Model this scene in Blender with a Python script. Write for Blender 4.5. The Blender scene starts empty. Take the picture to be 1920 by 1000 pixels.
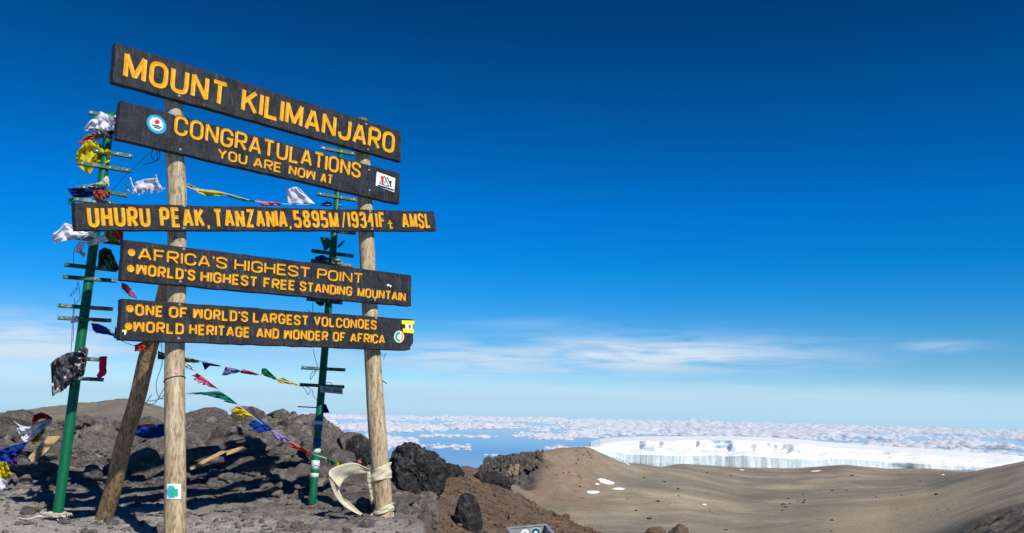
import bpy, math
import numpy as np
from mathutils import Matrix, Vector

SC = bpy.context.scene
COL = SC.collection
rng = np.random.default_rng(11)

# ------------------------------------------------------------------ camera
F = 1585.0                                   # focal length in pixels of a 1920 wide frame
up = np.array([0.02, -1.0, 0.1555]); up /= np.linalg.norm(up)
fw = np.array([0, 0, 1.0]); fw = fw - fw.dot(up) * up; fw /= np.linalg.norm(fw)
rt = np.cross(up, fw)
if rt[0] < 0: rt = -rt
R = np.array([rt, fw, up])
CAM = np.array([0.0, 0.0, 1.1])
cd = bpy.data.cameras.new('camera'); cam = bpy.data.objects.new('camera', cd); COL.objects.link(cam)
cx, cy, cz = R @ [1, 0, 0], R @ [0, -1, 0], R @ [0, 0, -1]
cam.matrix_world = Matrix(((cx[0], cy[0], cz[0], CAM[0]), (cx[1], cy[1], cz[1], CAM[1]), (cx[2], cy[2], cz[2], CAM[2]), (0, 0, 0, 1)))
cd.sensor_fit = 'HORIZONTAL'; cd.sensor_width = 36; cd.lens = F / 1920 * 36
cd.clip_start = 0.1; cd.clip_end = 400000
SC.camera = cam
SC.render.resolution_x, SC.render.resolution_y = 1024, 533

# ------------------------------------------------------------------ light
SUN_EL, SUN_AZ = 42.0, 56.0                  # light travels towards (-cos az, sin az)
Lh = np.array([-math.cos(math.radians(SUN_AZ)), math.sin(math.radians(SUN_AZ)), 0])
LDIR = Lh * math.cos(math.radians(SUN_EL)) - np.array([0, 0, 1]) * math.sin(math.radians(SUN_EL))
sd = bpy.data.lights.new('sun', 'SUN'); sd.energy = 5.0; sd.angle = math.radians(0.53); sd.color = (1.0, 0.955, 0.88)
sun = bpy.data.objects.new('sun', sd); COL.objects.link(sun)
sun.rotation_euler = Vector(LDIR).to_track_quat('-Z', 'Y').to_euler()
sun.location = (6, -8, 12)

W = bpy.data.worlds.new('World'); SC.world = W; W.use_nodes = True
def build_world():
    nt = W.node_tree; N = nt.nodes; L = nt.links
    for n in list(N): N.remove(n)
    def nd(t, **k):
        n = N.new(t)
        for a, v in k.items(): setattr(n, a, v)
        return n
    out = nd('ShaderNodeOutputWorld'); bg = nd('ShaderNodeBackground'); bg.inputs[1].default_value = 0.10
    sky = nd('ShaderNodeTexSky', sky_type='NISHITA', sun_disc=False)
    sky.sun_elevation = math.radians(SUN_EL)
    sky.sun_rotation = math.atan2(-LDIR[0], -LDIR[1])
    sky.altitude = 5900; sky.air_density = 1.0; sky.dust_density = 0.0; sky.ozone_density = 2.0
    geo = nd('ShaderNodeTexCoord')
    sep = nd('ShaderNodeSeparateXYZ'); L.new(geo.outputs['Generated'], sep.inputs[0])
    # clear mountain air: the colour of the sky by height above the horizon
    mr = nd('ShaderNodeMapRange'); mr.inputs[1].default_value = -0.1; mr.inputs[2].default_value = 0.6
    L.new(sep.outputs['Z'], mr.inputs[0])
    ramp = nd('ShaderNodeValToRGB'); L.new(mr.outputs[0], ramp.inputs[0])
    cr = ramp.color_ramp
    for i, (z, c) in enumerate(SKY_TINT):
        e = cr.elements[i] if i < 2 else cr.elements.new(0.5)
        e.position = (z + 0.1) / 0.7; e.color = (*c, 1)
    mul = nd('ShaderNodeMix', data_type='RGBA', blend_type='MULTIPLY'); mul.inputs[0].default_value = 1
    L.new(sky.outputs[0], mul.inputs[6]); L.new(ramp.outputs[0], mul.inputs[7])
    sc_ = nd('ShaderNodeVectorMath', operation='SCALE'); sc_.inputs[3].default_value = SKY_K
    L.new(mul.outputs[2], sc_.inputs[0])
    # hazy air over the lowland, below the level of the eye
    r2 = nd('ShaderNodeValToRGB'); L.new(mr.outputs[0], r2.inputs[0]); c2 = r2.color_ramp
    for i, (z, c) in enumerate(LOW_AIR):
        e = c2.elements[i] if i < 2 else c2.elements.new(0.5)
        e.position = (z + 0.1) / 0.7; e.color = (*c, 1)
    lo = nd('ShaderNodeVectorMath', operation='SCALE'); lo.inputs[3].default_value = 10
    L.new(r2.outputs[0], lo.inputs[0])
    m2 = nd('ShaderNodeMapRange', interpolation_type='SMOOTHSTEP'); m2.inputs[1].default_value = 0.0; m2.inputs[2].default_value = 0.025
    L.new(sep.outputs['Z'], m2.inputs[0])
    mx = nd('ShaderNodeMix', data_type='RGBA'); L.new(m2.outputs[0], mx.inputs[0])
    L.new(lo.outputs[0], mx.inputs[6]); L.new(sc_.outputs[0], mx.inputs[7])
    # thin cirrus: streaks drawn out along the horizon, in a few banks
    at = nd('ShaderNodeMath', operation='ARCTAN2'); L.new(sep.outputs['X'], at.inputs[0]); L.new(sep.outputs['Y'], at.inputs[1])
    comb = nd('ShaderNodeCombineXYZ'); L.new(at.outputs[0], comb.inputs[0]); L.new(sep.outputs['Z'], comb.inputs[1])
    mp = nd('ShaderNodeMapping'); mp.inputs['Scale'].default_value = (9, 85, 1); mp.inputs['Rotation'].default_value = (0, 0, 0.0)
    L.new(comb.outputs[0], mp.inputs[0])
    nz = nd('ShaderNodeTexNoise'); nz.inputs['Scale'].default_value = 1.0; nz.inputs['Detail'].default_value = 7
    nz.inputs['Roughness'].default_value = 0.58; nz.inputs['Distortion'].default_value = 0.5
    L.new(mp.outputs[0], nz.inputs[0])
    last = None
    for az, el, wa, we, k in CIRRUS:
        s1 = nd('ShaderNodeVectorMath', operation='SUBTRACT'); s1.inputs[1].default_value = (az, el, 0); L.new(comb.outputs[0], s1.inputs[0])
        s2 = nd('ShaderNodeVectorMath', operation='MULTIPLY'); s2.inputs[1].default_value = (1 / wa, 1 / we, 0); L.new(s1.outputs[0], s2.inputs[0])
        dt = nd('ShaderNodeVectorMath', operation='DOT_PRODUCT'); L.new(s2.outputs[0], dt.inputs[0]); L.new(s2.outputs[0], dt.inputs[1])
        ng = nd('ShaderNodeMath', operation='MULTIPLY'); ng.inputs[1].default_value = -1; L.new(dt.outputs['Value'], ng.inputs[0])
        ex = nd('ShaderNodeMath', operation='EXPONENT'); L.new(ng.outputs[0], ex.inputs[0])
        km = nd('ShaderNodeMath', operation='MULTIPLY'); km.inputs[1].default_value = k; L.new(ex.outputs[0], km.inputs[0])
        if last is None: last = km
        else:
            ad = nd('ShaderNodeMath', operation='MAXIMUM'); L.new(last.outputs[0], ad.inputs[0]); L.new(km.outputs[0], ad.inputs[1]); last = ad
    th = nd('ShaderNodeMapRange', interpolation_type='SMOOTHSTEP'); th.inputs[1].default_value = 0.22; th.inputs[2].default_value = 0.66
    L.new(nz.outputs[0], th.inputs[0])
    cm = nd('ShaderNodeMath', operation='MULTIPLY', use_clamp=True); L.new(last.outputs[0], cm.inputs[0]); L.new(th.outputs[0], cm.inputs[1])
    fx = nd('ShaderNodeMix', data_type='RGBA'); L.new(cm.outputs[0], fx.inputs[0]); L.new(mx.outputs[2], fx.inputs[6])
    fx.inputs[7].default_value = (6.4, 7.6, 9.0, 1)
    L.new(fx.outputs[2], bg.inputs[0]); L.new(bg.outputs[0], out.inputs[0])
SKY_K = 1.55
SKY_TINT = [(z, tuple(v / 1.55 for v in c)) for z, c in ((-0.1, (.62, .85, .95)), (.0124, (.62, .86, .96)), (.0432, (.45, .805, .95)), (.0804, (.26, .84, 1.07)), (.1177, (.09, .84, 1.25)), (.1549, (.018, .84, 1.37)), (.2163, (.004, .82, 1.53)), (.2765, (.003, .765, 1.62)), (.3347, (.003, .67, 1.58)), (.3904, (.003, .57, 1.36)), (.4405, (.003, .52, 1.2)), (.50, (.004, .34, .78)), (.6, (.01, .14, .28)))]
LOW_AIR = [(-0.1, (0.30, 0.44, 0.74)), (-0.08, (.22, .41, .73)), (-0.062, (.16, .39, .73)), (-0.047, (.25, .50, .79)), (-0.03, (.38, .62, .84)), (-.012, (.46, .71, .88)), (0.02, (.44, .70, .88))]
CIRRUS = [(0.16, 0.053, 0.17, 0.019, 1.3), (0.20, 0.050, 0.10, 0.009, 1.5), (-0.60, 0.042, 0.19, 0.028, 1.5), (-0.02, 0.045, 0.16, 0.02, 0.9), (0.47, 0.062, 0.04, 0.006, .5), (0.03, 0.085, .10, .008, .2), (-.25, .045, .2, .025, .4), (.2, .012, .4, .012, .35)]
build_world()

SC.view_settings.view_transform = 'Standard'; SC.view_settings.look = 'None'
SC.view_settings.exposure = 0.0; SC.view_settings.gamma = 1.0; SC.view_settings.use_curve_mapping = False
SC.cycles.max_bounces = 6; SC.cycles.transparent_max_bounces = 128

# ------------------------------------------------------------------ projection helpers (a pixel and a distance give a point)
def ray(px, py): return R @ np.array([(px - 960) / F, (py - 500) / F, 1.0])
def P(px, py, d): return CAM + ray(px, py) * d
def py_of(px, d, z):
    u = (px - 960) / F
    return 500 + F * (((z - CAM[2]) / d - R[2, 0] * u - R[2, 2]) / R[2, 1])
D1 = ray(2282, 711); D1 /= np.linalg.norm(D1)
D2 = R @ np.array([-672, -7706, F]); D2 -= D2.dot(D1) * D1; D2 /= np.linalg.norm(D2)
NS = np.cross(D1, D2); NS /= np.linalg.norm(NS)
P0 = P(328, 640, 5.9)
if NS.dot(CAM - P0) < 0: NS = -NS
def S(px, py, off=0.0):                      # point of the sign's plane
    r = ray(px, py); t = (P0 + NS * off - CAM).dot(NS) / r.dot(NS)
    return CAM + r * t
def depth_of(p): return (R.T @ (p - CAM))[2]

# ------------------------------------------------------------------ object helpers
def tag(o, label=None, cat=None, group=None, kind=None):
    if label: o['label'] = label
    if cat: o['category'] = cat
    if group: o['group'] = group
    if kind: o['kind'] = kind
    return o
def empty(name, loc, label, cat, group=None):
    o = bpy.data.objects.new(name, None); COL.objects.link(o)
    o.location = [float(v) for v in loc]; o.empty_display_size = .1
    return tag(o, label, cat, group)
def root_loc(o):
    v = np.zeros(3)
    while o is not None:
        v += np.array(o.location); o = o.parent
    return v
def mesh(name, V, Fc, mats, parent=None, loc=None, smooth=False, mi=None):
    V = np.asarray(V, dtype=np.float64)
    if loc is None: loc = root_loc(parent) if parent is not None else np.zeros(3)
    m = bpy.data.meshes.new(name)
    if isinstance(Fc, np.ndarray):
        n = len(Fc); k = Fc.shape[1]
        m.vertices.add(len(V)); m.vertices.foreach_set('co', (V - loc).astype(np.float32).ravel())
        m.loops.add(n * k); m.loops.foreach_set('vertex_index', Fc.astype(np.int32).ravel())
        m.polygons.add(n); m.polygons.foreach_set('loop_start', (np.arange(n) * k).astype(np.int32))
        m.update(calc_edges=True)
    else:
        m.from_pydata([tuple(v) for v in (V - loc)], [], [tuple(int(i) for i in f) for f in Fc]); m.update()
    if not isinstance(mats, (list, tuple)): mats = [mats]
    for t in mats: m.materials.append(t)
    if mi is not None: m.polygons.foreach_set('material_index', np.asarray(mi, dtype=np.int32))
    m.polygons.foreach_set('use_smooth', np.full(len(m.polygons), bool(smooth)))
    o = bpy.data.objects.new(name, m); COL.objects.link(o)
    if parent is not None: o.parent = parent
    else: o.location = [float(v) for v in loc]
    return o
class MB:
    def __init__(s): s.V = []; s.F = []; s.M = []
    def add(s, V, Fc, m=0):
        b = len(s.V); s.V += [np.asarray(v, float) for v in V]
        s.F += [tuple(i + b for i in f) for f in Fc]; s.M += [m] * len(Fc)
    def box(s, c, ax, ay, az, m=0):          # centre and three half axes
        v = [c + ax * i + ay * j + az * k for i in (-1, 1) for j in (-1, 1) for k in (-1, 1)]
        s.add(v, [(0, 1, 3, 2), (4, 6, 7, 5), (0, 4, 5, 1), (2, 3, 7, 6), (0, 2, 6, 4), (1, 5, 7, 3)], m)
    def tube(s, pts, rad, seg=8, m=0, caps=True):
        pts = [np.asarray(p, float) for p in pts]; n = len(pts)
        if np.isscalar(rad): rad = [rad] * n
        V = []; nv = None
        for i in range(n):
            t = pts[min(i + 1, n - 1)] - pts[max(i - 1, 0)]; t = t / (np.linalg.norm(t) + 1e-12)
            if nv is None:
                a = np.array([0, 0, 1.0]) if abs(t[2]) < .9 else np.array([1.0, 0, 0])
                nv = np.cross(t, a)
            nv = nv - nv.dot(t) * t; nv /= np.linalg.norm(nv) + 1e-12
            b = np.cross(t, nv)
            for k in range(seg):
                a = 2 * math.pi * k / seg; V.append(pts[i] + rad[i] * (math.cos(a) * nv + math.sin(a) * b))
        Fc = []
        for i in range(n - 1):
            for k in range(seg):
                k2 = (k + 1) % seg; Fc.append((i * seg + k, i * seg + k2, (i + 1) * seg + k2, (i + 1) * seg + k))
        if caps: Fc.append(tuple(range(seg))[::-1]); Fc.append(tuple((n - 1) * seg + k for k in range(seg)))
        s.add(V, Fc, m)
    def build(s, name, mats, parent=None, loc=None, smooth=False):
        return mesh(name, np.array(s.V), s.F, mats, parent, loc, smooth, s.M)
def crv(pts, n):                              # Catmull-Rom through the points
    pts = [np.asarray(p, float) for p in pts]; out = []
    q = [2 * pts[0] - pts[1]] + pts + [2 * pts[-1] - pts[-2]]
    for i in range(len(pts) - 1):
        a, b, c, d = q[i:i + 4]
        for t in np.linspace(0, 1, n, endpoint=False):
            out.append(.5 * (2 * b + (c - a) * t + (2 * a - 5 * b + 4 * c - d) * t * t + (3 * b - a - 3 * c + d) * t ** 3))
    out.append(pts[-1]); return out

# ------------------------------------------------------------------ numpy noise
def _h(i, j, k, s):
    x = (i.astype(np.int64) * 374761393 + j.astype(np.int64) * 668265263 + k.astype(np.int64) * 2147483647 + s * 1274126177) & 0xffffffff
    x = ((x ^ (x >> 13)) * 1274126177) & 0xffffffff
    x = ((x ^ (x >> 16)) * 2246822519) & 0xffffffff
    return ((x ^ (x >> 15)) & 0xffffff) / float(0xffffff)
def vnoise(x, y, z=None, s=0):
    x = np.asarray(x, float); y = np.asarray(y, float)
    i = np.floor(x); j = np.floor(y); u = x - i; v = y - j
    u = u * u * u * (u * (u * 6 - 15) + 10); v = v * v * v * (v * (v * 6 - 15) + 10)
    if z is None:
        k = np.zeros_like(i)
        a = _h(i, j, k, s); b = _h(i + 1, j, k, s); c = _h(i, j + 1, k, s); d = _h(i + 1, j + 1, k, s)
        return a + (b - a) * u + (c - a) * v + (a - b - c + d) * u * v
    z = np.asarray(z, float); k = np.floor(z); w = z - k; w = w * w * w * (w * (w * 6 - 15) + 10)
    r = 0
    for dk, ww in ((0, 1 - w), (1, w)):
        a = _h(i, j, k + dk, s); b = _h(i + 1, j, k + dk, s); c = _h(i, j + 1, k + dk, s); d = _h(i + 1, j + 1, k + dk, s)
        r = r + ww * (a + (b - a) * u + (c - a) * v + (a - b - c + d) * u * v)
    return r
def fbm(x, y, z=None, o=4, s=0, g=.5, ridged=False):
    t = 0; a = 1; n = 0; f = 1
    for q in range(o):
        v = vnoise(x * f + 17.3 * q, y * f - 9.1 * q, None if z is None else z * f + 3.7 * q, s + q)
        v = 1 - abs(2 * v - 1) if ridged else v
        t = t + a * v; n += a; a *= g; f *= 2.03
    return t / n
def worley(x, y, s=0):
    i = np.floor(x); j = np.floor(y); f1 = np.full(x.shape, 9.0); f2 = f1.copy(); idv = np.zeros(x.shape)
    for a in (-1, 0, 1):
        for b in (-1, 0, 1):
            k = np.zeros_like(i); px = i + a + _h(i + a, j + b, k, s); py = j + b + _h(i + a, j + b, k, s + 5)
            d = np.hypot(px - x, py - y); hid = _h(i + a, j + b, k, s + 9)
            n1 = d < f1; f2 = np.where(n1, f1, np.minimum(f2, d)); idv = np.where(n1, hid, idv); f1 = np.where(n1, d, f1)
    return f1, f2, idv
def sstep(a, b, x): t = np.clip((x - a) / (b - a), 0, 1); return t * t * (3 - 2 * t)

def ico(sub):
    import bmesh
    bm = bmesh.new(); bmesh.ops.create_icosphere(bm, subdivisions=sub, radius=1)
    V = np.array([v.co[:] for v in bm.verts]); Fc = np.array([[v.index for v in f.verts] for f in bm.faces]); bm.free(); return V, Fc

# ------------------------------------------------------------------ materials
class G:
    def __init__(s, name):
        s.m = bpy.data.materials.new(name); s.m.use_nodes = True; s.t = s.m.node_tree; s.N = s.t.nodes; s.L = s.t.links
        s.b = s.N['Principled BSDF']; s.tc = s.N.new('ShaderNodeTexCoord').outputs['Object']
        s.b.inputs['Roughness'].default_value = .85; s.b.inputs['Specular IOR Level'].default_value = .3
    def n(s, t, **k):
        o = s.N.new(t)
        for a, v in k.items(): setattr(o, a, v)
        return o
    def map(s, scale=(1, 1, 1), rot=(0, 0, 0), src=None):
        o = s.n('ShaderNodeMapping'); o.inputs['Scale'].default_value = scale; o.inputs['Rotation'].default_value = rot
        s.L.new(src or s.tc, o.inputs[0]); return o.outputs[0]
    def noise(s, vec, scale, det=6, rough=.6, dist=0.0):
        o = s.n('ShaderNodeTexNoise'); o.inputs['Scale'].default_value = scale; o.inputs['Detail'].default_value = det
        o.inputs['Roughness'].default_value = rough; o.inputs['Distortion'].default_value = dist
        s.L.new(vec, o.inputs[0]); return o.outputs[0]
    def vor(s, vec, scale, feature='F1'):
        o = s.n('ShaderNodeTexVoronoi', feature=feature); o.inputs['Scale'].default_value = scale; s.L.new(vec, o.inputs[0]); return o.outputs['Distance']
    def ramp(s, fac, stops):
        o = s.n('ShaderNodeValToRGB'); s.L.new(fac, o.inputs[0]); cr = o.color_ramp
        for i, (p, c) in enumerate(stops):
            e = cr.elements[i] if i < 2 else cr.elements.new(.5)
            e.position = p; e.color = (*c, 1) if not np.isscalar(c) else (c, c, c, 1)
        return o.outputs[0]
    def mix(s, fac, a, b, mode='MIX'):
        o = s.n('ShaderNodeMix', data_type='RGBA', blend_type=mode)
        for sock, v in ((o.inputs[0], fac), (o.inputs[6], a), (o.inputs[7], b)):
            if isinstance(v, bpy.types.NodeSocket): s.L.new(v, sock)
            elif np.isscalar(v): sock.default_value = v
            else: sock.default_value = (*v, 1)
        return o.outputs[2]
    def math(s, op, a, b=0.0):
        o = s.n('ShaderNodeMath', operation=op)
        for k, v in enumerate((a, b)):
            if isinstance(v, bpy.types.NodeSocket): s.L.new(v, o.inputs[k])
            else: o.inputs[k].default_value = v
        return o.outputs[0]
    def bump(s, h, st=.5, d=.02, prev=None):
        o = s.n('ShaderNodeBump'); o.inputs['Strength'].default_value = st; o.inputs['Distance'].default_value = d
        s.L.new(h, o.inputs['Height'])
        if prev is not None: s.L.new(prev, o.inputs['Normal'])
        s.L.new(o.outputs[0], s.b.inputs['Normal']); return o.outputs[0]
    def col(s, c):
        if isinstance(c, bpy.types.NodeSocket): s.L.new(c, s.b.inputs['Base Color'])
        else: s.b.inputs['Base Color'].default_value = (*c, 1)
        return s.m
    def rough(s, v): s.b.inputs['Roughness'].default_value = v; return s
def paint(name, c, rough=.5, var=.25, scale=30):
    g = G(name); g.rough(rough); n = g.noise(g.tc, scale, 4)
    return g.col(g.mix(g.ramp(n, [(.3, 0.0), (.7, 1.0)]), tuple(v * (1 - var) for v in c), tuple(min(1, v * (1 + var * .5)) for v in c)))
def fabric(name, c, trans=.25, scale=60):
    g = G(name); g.rough(.9); g.b.inputs['Specular IOR Level'].default_value = .1
    n = g.noise(g.tc, scale, 5); n2 = g.noise(g.tc, 9, 3)
    c1 = g.mix(g.ramp(n, [(.35, 0.0), (.65, 1.0)]), tuple(v * .82 for v in c), c)
    c2 = g.mix(g.ramp(n2, [(.5, 0.0), (.8, .18)]), c1, tuple(v * .75 + .03 for v in c)); g.col(c2); g.bump(n, .3, .004)
    if trans:
        t = g.n('ShaderNodeBsdfTranslucent'); g.L.new(c2, t.inputs[0]); ms = g.n('ShaderNodeMixShader'); ms.inputs[0].default_value = trans
        out = g.N['Material Output']; g.L.new(g.b.outputs[0], ms.inputs[1]); g.L.new(t.outputs[0], ms.inputs[2]); g.L.new(ms.outputs[0], out.inputs[0])
    return g.m

def mat_rock(name, dark, mid, light, tint, sc=1.0, bump=1.0):
    g = G(name); g.b.inputs['Specular IOR Level'].default_value = .15
    n1 = g.noise(g.tc, 1.3 * sc, 8, .65); n2 = g.noise(g.tc, 9 * sc, 8, .7); n3 = g.noise(g.tc, 45 * sc, 5, .7)
    v = g.vor(g.tc, 26 * sc)
    c = g.ramp(n2, [(.28, dark), (.5, mid), (.74, light)])
    c = g.mix(g.ramp(n1, [(.42, 0.0), (.68, .75)]), c, tint)
    c = g.mix(g.ramp(n3, [(.3, .55), (.55, 0.0)]), c, tuple(x * .45 for x in dark))
    g.col(c)
    b1 = g.bump(n2, .7 * bump, .05 / sc); b2 = g.bump(n3, .6 * bump, .012 / sc, b1); g.bump(v, .35 * bump, .012 / sc, b2)
    return g.m

M_cliff = mat_rock('cliff_lava', (.035, .031, .032), (.10, .088, .08), (.27, .21, .145), (.06, .054, .054), .12, .8)
# the near ground: grey lava with sand between, rusty cinder on the right-hand spur (position of the spur in metres)
def mat_ground():
    g = G('lava_ground'); g.b.inputs['Specular IOR Level'].default_value = .12
    n1 = g.noise(g.tc, .9, 8, .65); n2 = g.noise(g.tc, 7, 9, .72); n3 = g.noise(g.tc, 42, 6, .7); n4 = g.noise(g.tc, 2.6, 6, .6, .6)
    c = g.ramp(n2, [(.31, (.034, .031, .029)), (.48, (.15, .135, .122)), (.67, (.33, .30, .272))])
    c = g.mix(g.ramp(n1, [(.45, 0.0), (.66, .7)]), c, (.235, .198, .162))
    c = g.mix(g.ramp(n4, [(.48, 0.0), (.62, .75)]), c, (.055, .051, .049))
    c = g.mix(g.ramp(n3, [(.28, .6), (.5, 0.0)]), c, (.035, .032, .03))
    a = g.n('ShaderNodeAttribute', attribute_name='cinder'); a2 = g.n('ShaderNodeAttribute', attribute_name='dust')
    red = g.ramp(n3, [(.28, (.05, .036, .027)), (.5, (.175, .122, .086)), (.75, (.32, .23, .165))])
    red = g.mix(g.ramp(n4, [(.45, 0.0), (.65, .75)]), red, (.085, .062, .05))
    dust = g.ramp(n3, [(.25, (.20, .185, .172)), (.5, (.40, .37, .343)), (.75, (.58, .54, .50))])
    c = g.mix(a2.outputs['Fac'], c, dust)
    c = g.mix(a.outputs['Fac'], c, red); g.col(c)
    b1 = g.bump(n2, .8, .05); b2 = g.bump(n3, .7, .014, b1); g.bump(g.vor(g.tc, 30), .3, .012, b2)
    return g.m
def mat_far():
    g = G('crater_soil'); g.b.inputs['Specular IOR Level'].default_value = .05; g.rough(.95)
    m = g.map((.5, 1, 1)); n1 = g.noise(g.map((.0016, .0028, .003), (0, 0, .5)), 4, 7, .6, .6); n2 = g.noise(g.map((.008, .013, .01), (0, 0, .5)), 2, 8, .62, .3); n3 = g.noise(g.tc, .12, 8, .7)
    c = g.ramp(n1, [(.3, (.215, .19, .155)), (.48, (.33, .285, .222)), (.66, (.49, .405, .29))])
    c = g.mix(g.ramp(n2, [(.40, .55), (.58, 0.0)]), c, (.165, .148, .122))
    c = g.mix(g.ramp(n3, [(.3, .35), (.5, 0.0)]), c, (.15, .132, .108))
    a = g.n('ShaderNodeAttribute', attribute_name='cliff'); b = g.n('ShaderNodeAttribute', attribute_name='grey')
    c = g.mix(b.outputs['Fac'], c, g.ramp(n3, [(.35, (.05, .046, .04)), (.6, (.16, .142, .115))]))
    d_ = g.n('ShaderNodeAttribute', attribute_name='rust'); e_ = g.n('ShaderNodeAttribute', attribute_name='tan')
    c = g.mix(d_.outputs['Fac'], c, g.ramp(n3, [(.35, (.21, .145, .105)), (.65, (.31, .225, .165))])); c = g.mix(e_.outputs['Fac'], c, (.50, .40, .27))
    rk = g.ramp(n3, [(.3, (.035, .032, .033)), (.5, (.085, .075, .07)), (.72, (.19, .155, .115))])
    c = g.mix(a.outputs['Fac'], c, rk); n5 = g.noise(g.tc, .9, 6, .75); c = g.mix(g.ramp(n5, [(.36, .45), (.5, 0.0)]), c, (.11, .098, .082)); c = g.mix(g.ramp(n5, [(.58, 0.0), (.72, .5)]), c, (.42, .36, .28))
    g.col(c); _b = g.bump(n3, .5, 3.0); g.bump(n5, .5, .5, _b)
    return g.m
def mat_board():
    g = G('charred_board_paint'); g.rough(.6); g.b.inputs['Specular IOR Level'].default_value = .2
    n1 = g.noise(g.map((2.5, 2.5, 34)), 1.6, 6, .65); n2 = g.noise(g.tc, 11, 7, .7); n3 = g.noise(g.map((36, 36, 3)), 1.4, 6, .7)
    c = g.ramp(n2, [(.3, (.006, .007, .009)), (.55, (.013, .0145, .0175)), (.8, (.048, .05, .056))])
    c = g.mix(g.ramp(n1, [(.52, 0.0), (.75, .5)]), c, (.06, .057, .055))
    c = g.mix(g.ramp(n3, [(.54, 0.0), (.74, .6)]), c, (.13, .13, .135)); g.col(c)
    b = g.bump(n1, .35, .006); g.bump(n2, .25, .004, b); return g.m
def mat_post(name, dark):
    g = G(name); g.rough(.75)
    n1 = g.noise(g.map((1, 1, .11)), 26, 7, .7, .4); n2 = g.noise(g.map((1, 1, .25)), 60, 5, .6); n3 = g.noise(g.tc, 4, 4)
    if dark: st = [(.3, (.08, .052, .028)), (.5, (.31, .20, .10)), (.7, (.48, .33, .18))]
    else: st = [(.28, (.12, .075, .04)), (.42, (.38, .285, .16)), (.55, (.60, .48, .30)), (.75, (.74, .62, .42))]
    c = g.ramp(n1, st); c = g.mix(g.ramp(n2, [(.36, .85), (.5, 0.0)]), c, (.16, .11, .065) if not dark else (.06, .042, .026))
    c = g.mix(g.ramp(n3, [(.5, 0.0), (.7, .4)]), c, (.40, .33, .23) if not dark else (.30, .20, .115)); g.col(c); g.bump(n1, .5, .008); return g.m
def mat_ice():
    g = G('glacier_ice'); g.rough(.6); g.b.inputs['Specular IOR Level'].default_value = .2
    ge = g.n('ShaderNodeNewGeometry'); sp = g.n('ShaderNodeSeparateXYZ'); g.L.new(ge.outputs['True Normal'], sp.inputs[0])
    n1 = g.noise(g.map((.42, .42, .06)), 1.0, 8, .66, .5); n2 = g.noise(g.map((.02, .02, .07)), 1, 5, .6)
    n3 = g.noise(g.map((.05, .05, .03)), 1.0, 5, .6)
    ice = g.ramp(n1, [(.30, (.30, .45, .53)), (.46, (.55, .67, .72)), (.64, (.78, .85, .88))])
    ice = g.mix(g.ramp(n3, [(.48, 0.0), (.62, .6)]), ice, (.70, .78, .82))
    ice = g.mix(g.ramp(n2, [(.56, 0.0), (.64, .85)]), ice, (.20, .34, .43))
    fl = g.ramp(sp.outputs['Z'], [(.25, 0.0), (.6, 1.0)])
    g.col(g.mix(fl, ice, g.ramp(n3, [(.3, (.76, .80, .83)), (.6, (.88, .90, .92))]))); return g.m
M = {'cliff': M_cliff, 'far_tan': mat_rock('tan_tuff', (.12, .085, .055), (.28, .21, .14), (.42, .33, .22), (.20, .15, .11), .12, .8)}
M['ground'] = mat_ground(); M['far'] = mat_far(); M['board'] = mat_board()
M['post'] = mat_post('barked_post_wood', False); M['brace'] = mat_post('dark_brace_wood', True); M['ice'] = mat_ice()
M['rock_dark'] = mat_rock('black_lava', (.012, .0115, .012), (.036, .034, .035), (.17, .162, .16), (.02, .0195, .021), 1.6, 1.3)
M['rock_grey'] = mat_rock('grey_lava', (.045, .041, .038), (.15, .136, .124), (.31, .283, .258), (.17, .15, .13), 1.2)
M['rubble'] = mat_rock('broken_lava', (.035, .032, .031), (.12, .109, .101), (.29, .266, .244), (.10, .088, .077), 1.6, 1.2)
M['rock_red'] = mat_rock('rusty_cinder', (.05, .034, .026), (.15, .10, .07), (.25, .175, .125), (.12, .08, .06), 2)
M['hill'] = mat_rock('brown_hill_soil', (.19, .16, .132), (.25, .21, .17), (.30, .255, .205), (.17, .15, .13), .12, .4)
g = G('letter_paint'); g.rough(.55); g.b.inputs['Specular IOR Level'].default_value = .3
_n = g.noise(g.tc, 25, 5); _k = g.noise(g.tc, 70, 5, .75)
M['letter'] = g.col(g.mix(g.ramp(_k, [(.64, 0.0), (.70, .8)]), g.mix(g.ramp(_n, [(.35, 0.0), (.65, 1.0)]), (.66, .29, .004), (.87, .42, .008)), (.10, .06, .02)))
g = G('green_mast_paint'); g.rough(.4); _n = g.noise(g.map((1, 1, .4)), 14, 6, .7)
M['green'] = g.col(g.mix(g.ramp(_n, [(.55, 0.0), (.75, .6)]), (.003, .115, .05), (.02, .19, .10)))
g = G('worn_bar_paint'); g.rough(.5); _n = g.noise(g.tc, 7, 6, .7)
M['bar'] = g.col(g.mix(g.ramp(_n, [(.52, 0.0), (.68, 1.0)]), (.008, .075, .045), (.28, .34, .29)))
g = G('sawn_plank'); g.rough(.8); _n = g.noise(g.map((3, 22, 22)), 2, 5)
M['plank'] = g.col(g.ramp(_n, [(.3, (.38, .22, .09)), (.6, (.60, .38, .17)), (.8, (.68, .48, .25))]))
M['steel'] = paint('galvanised_steel', (.38, .39, .40), .45, .3, 12); M['steel'].node_tree.nodes['Principled BSDF'].inputs['Metallic'].default_value = .4
M['wire'] = paint('dark_wire', (.02, .02, .025), .6)
M['rope'] = paint('pale_rope', (.55, .5, .42), .9)
M['snow'] = paint('old_snow', (.86, .87, .88), .8, .08, 1)
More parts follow.
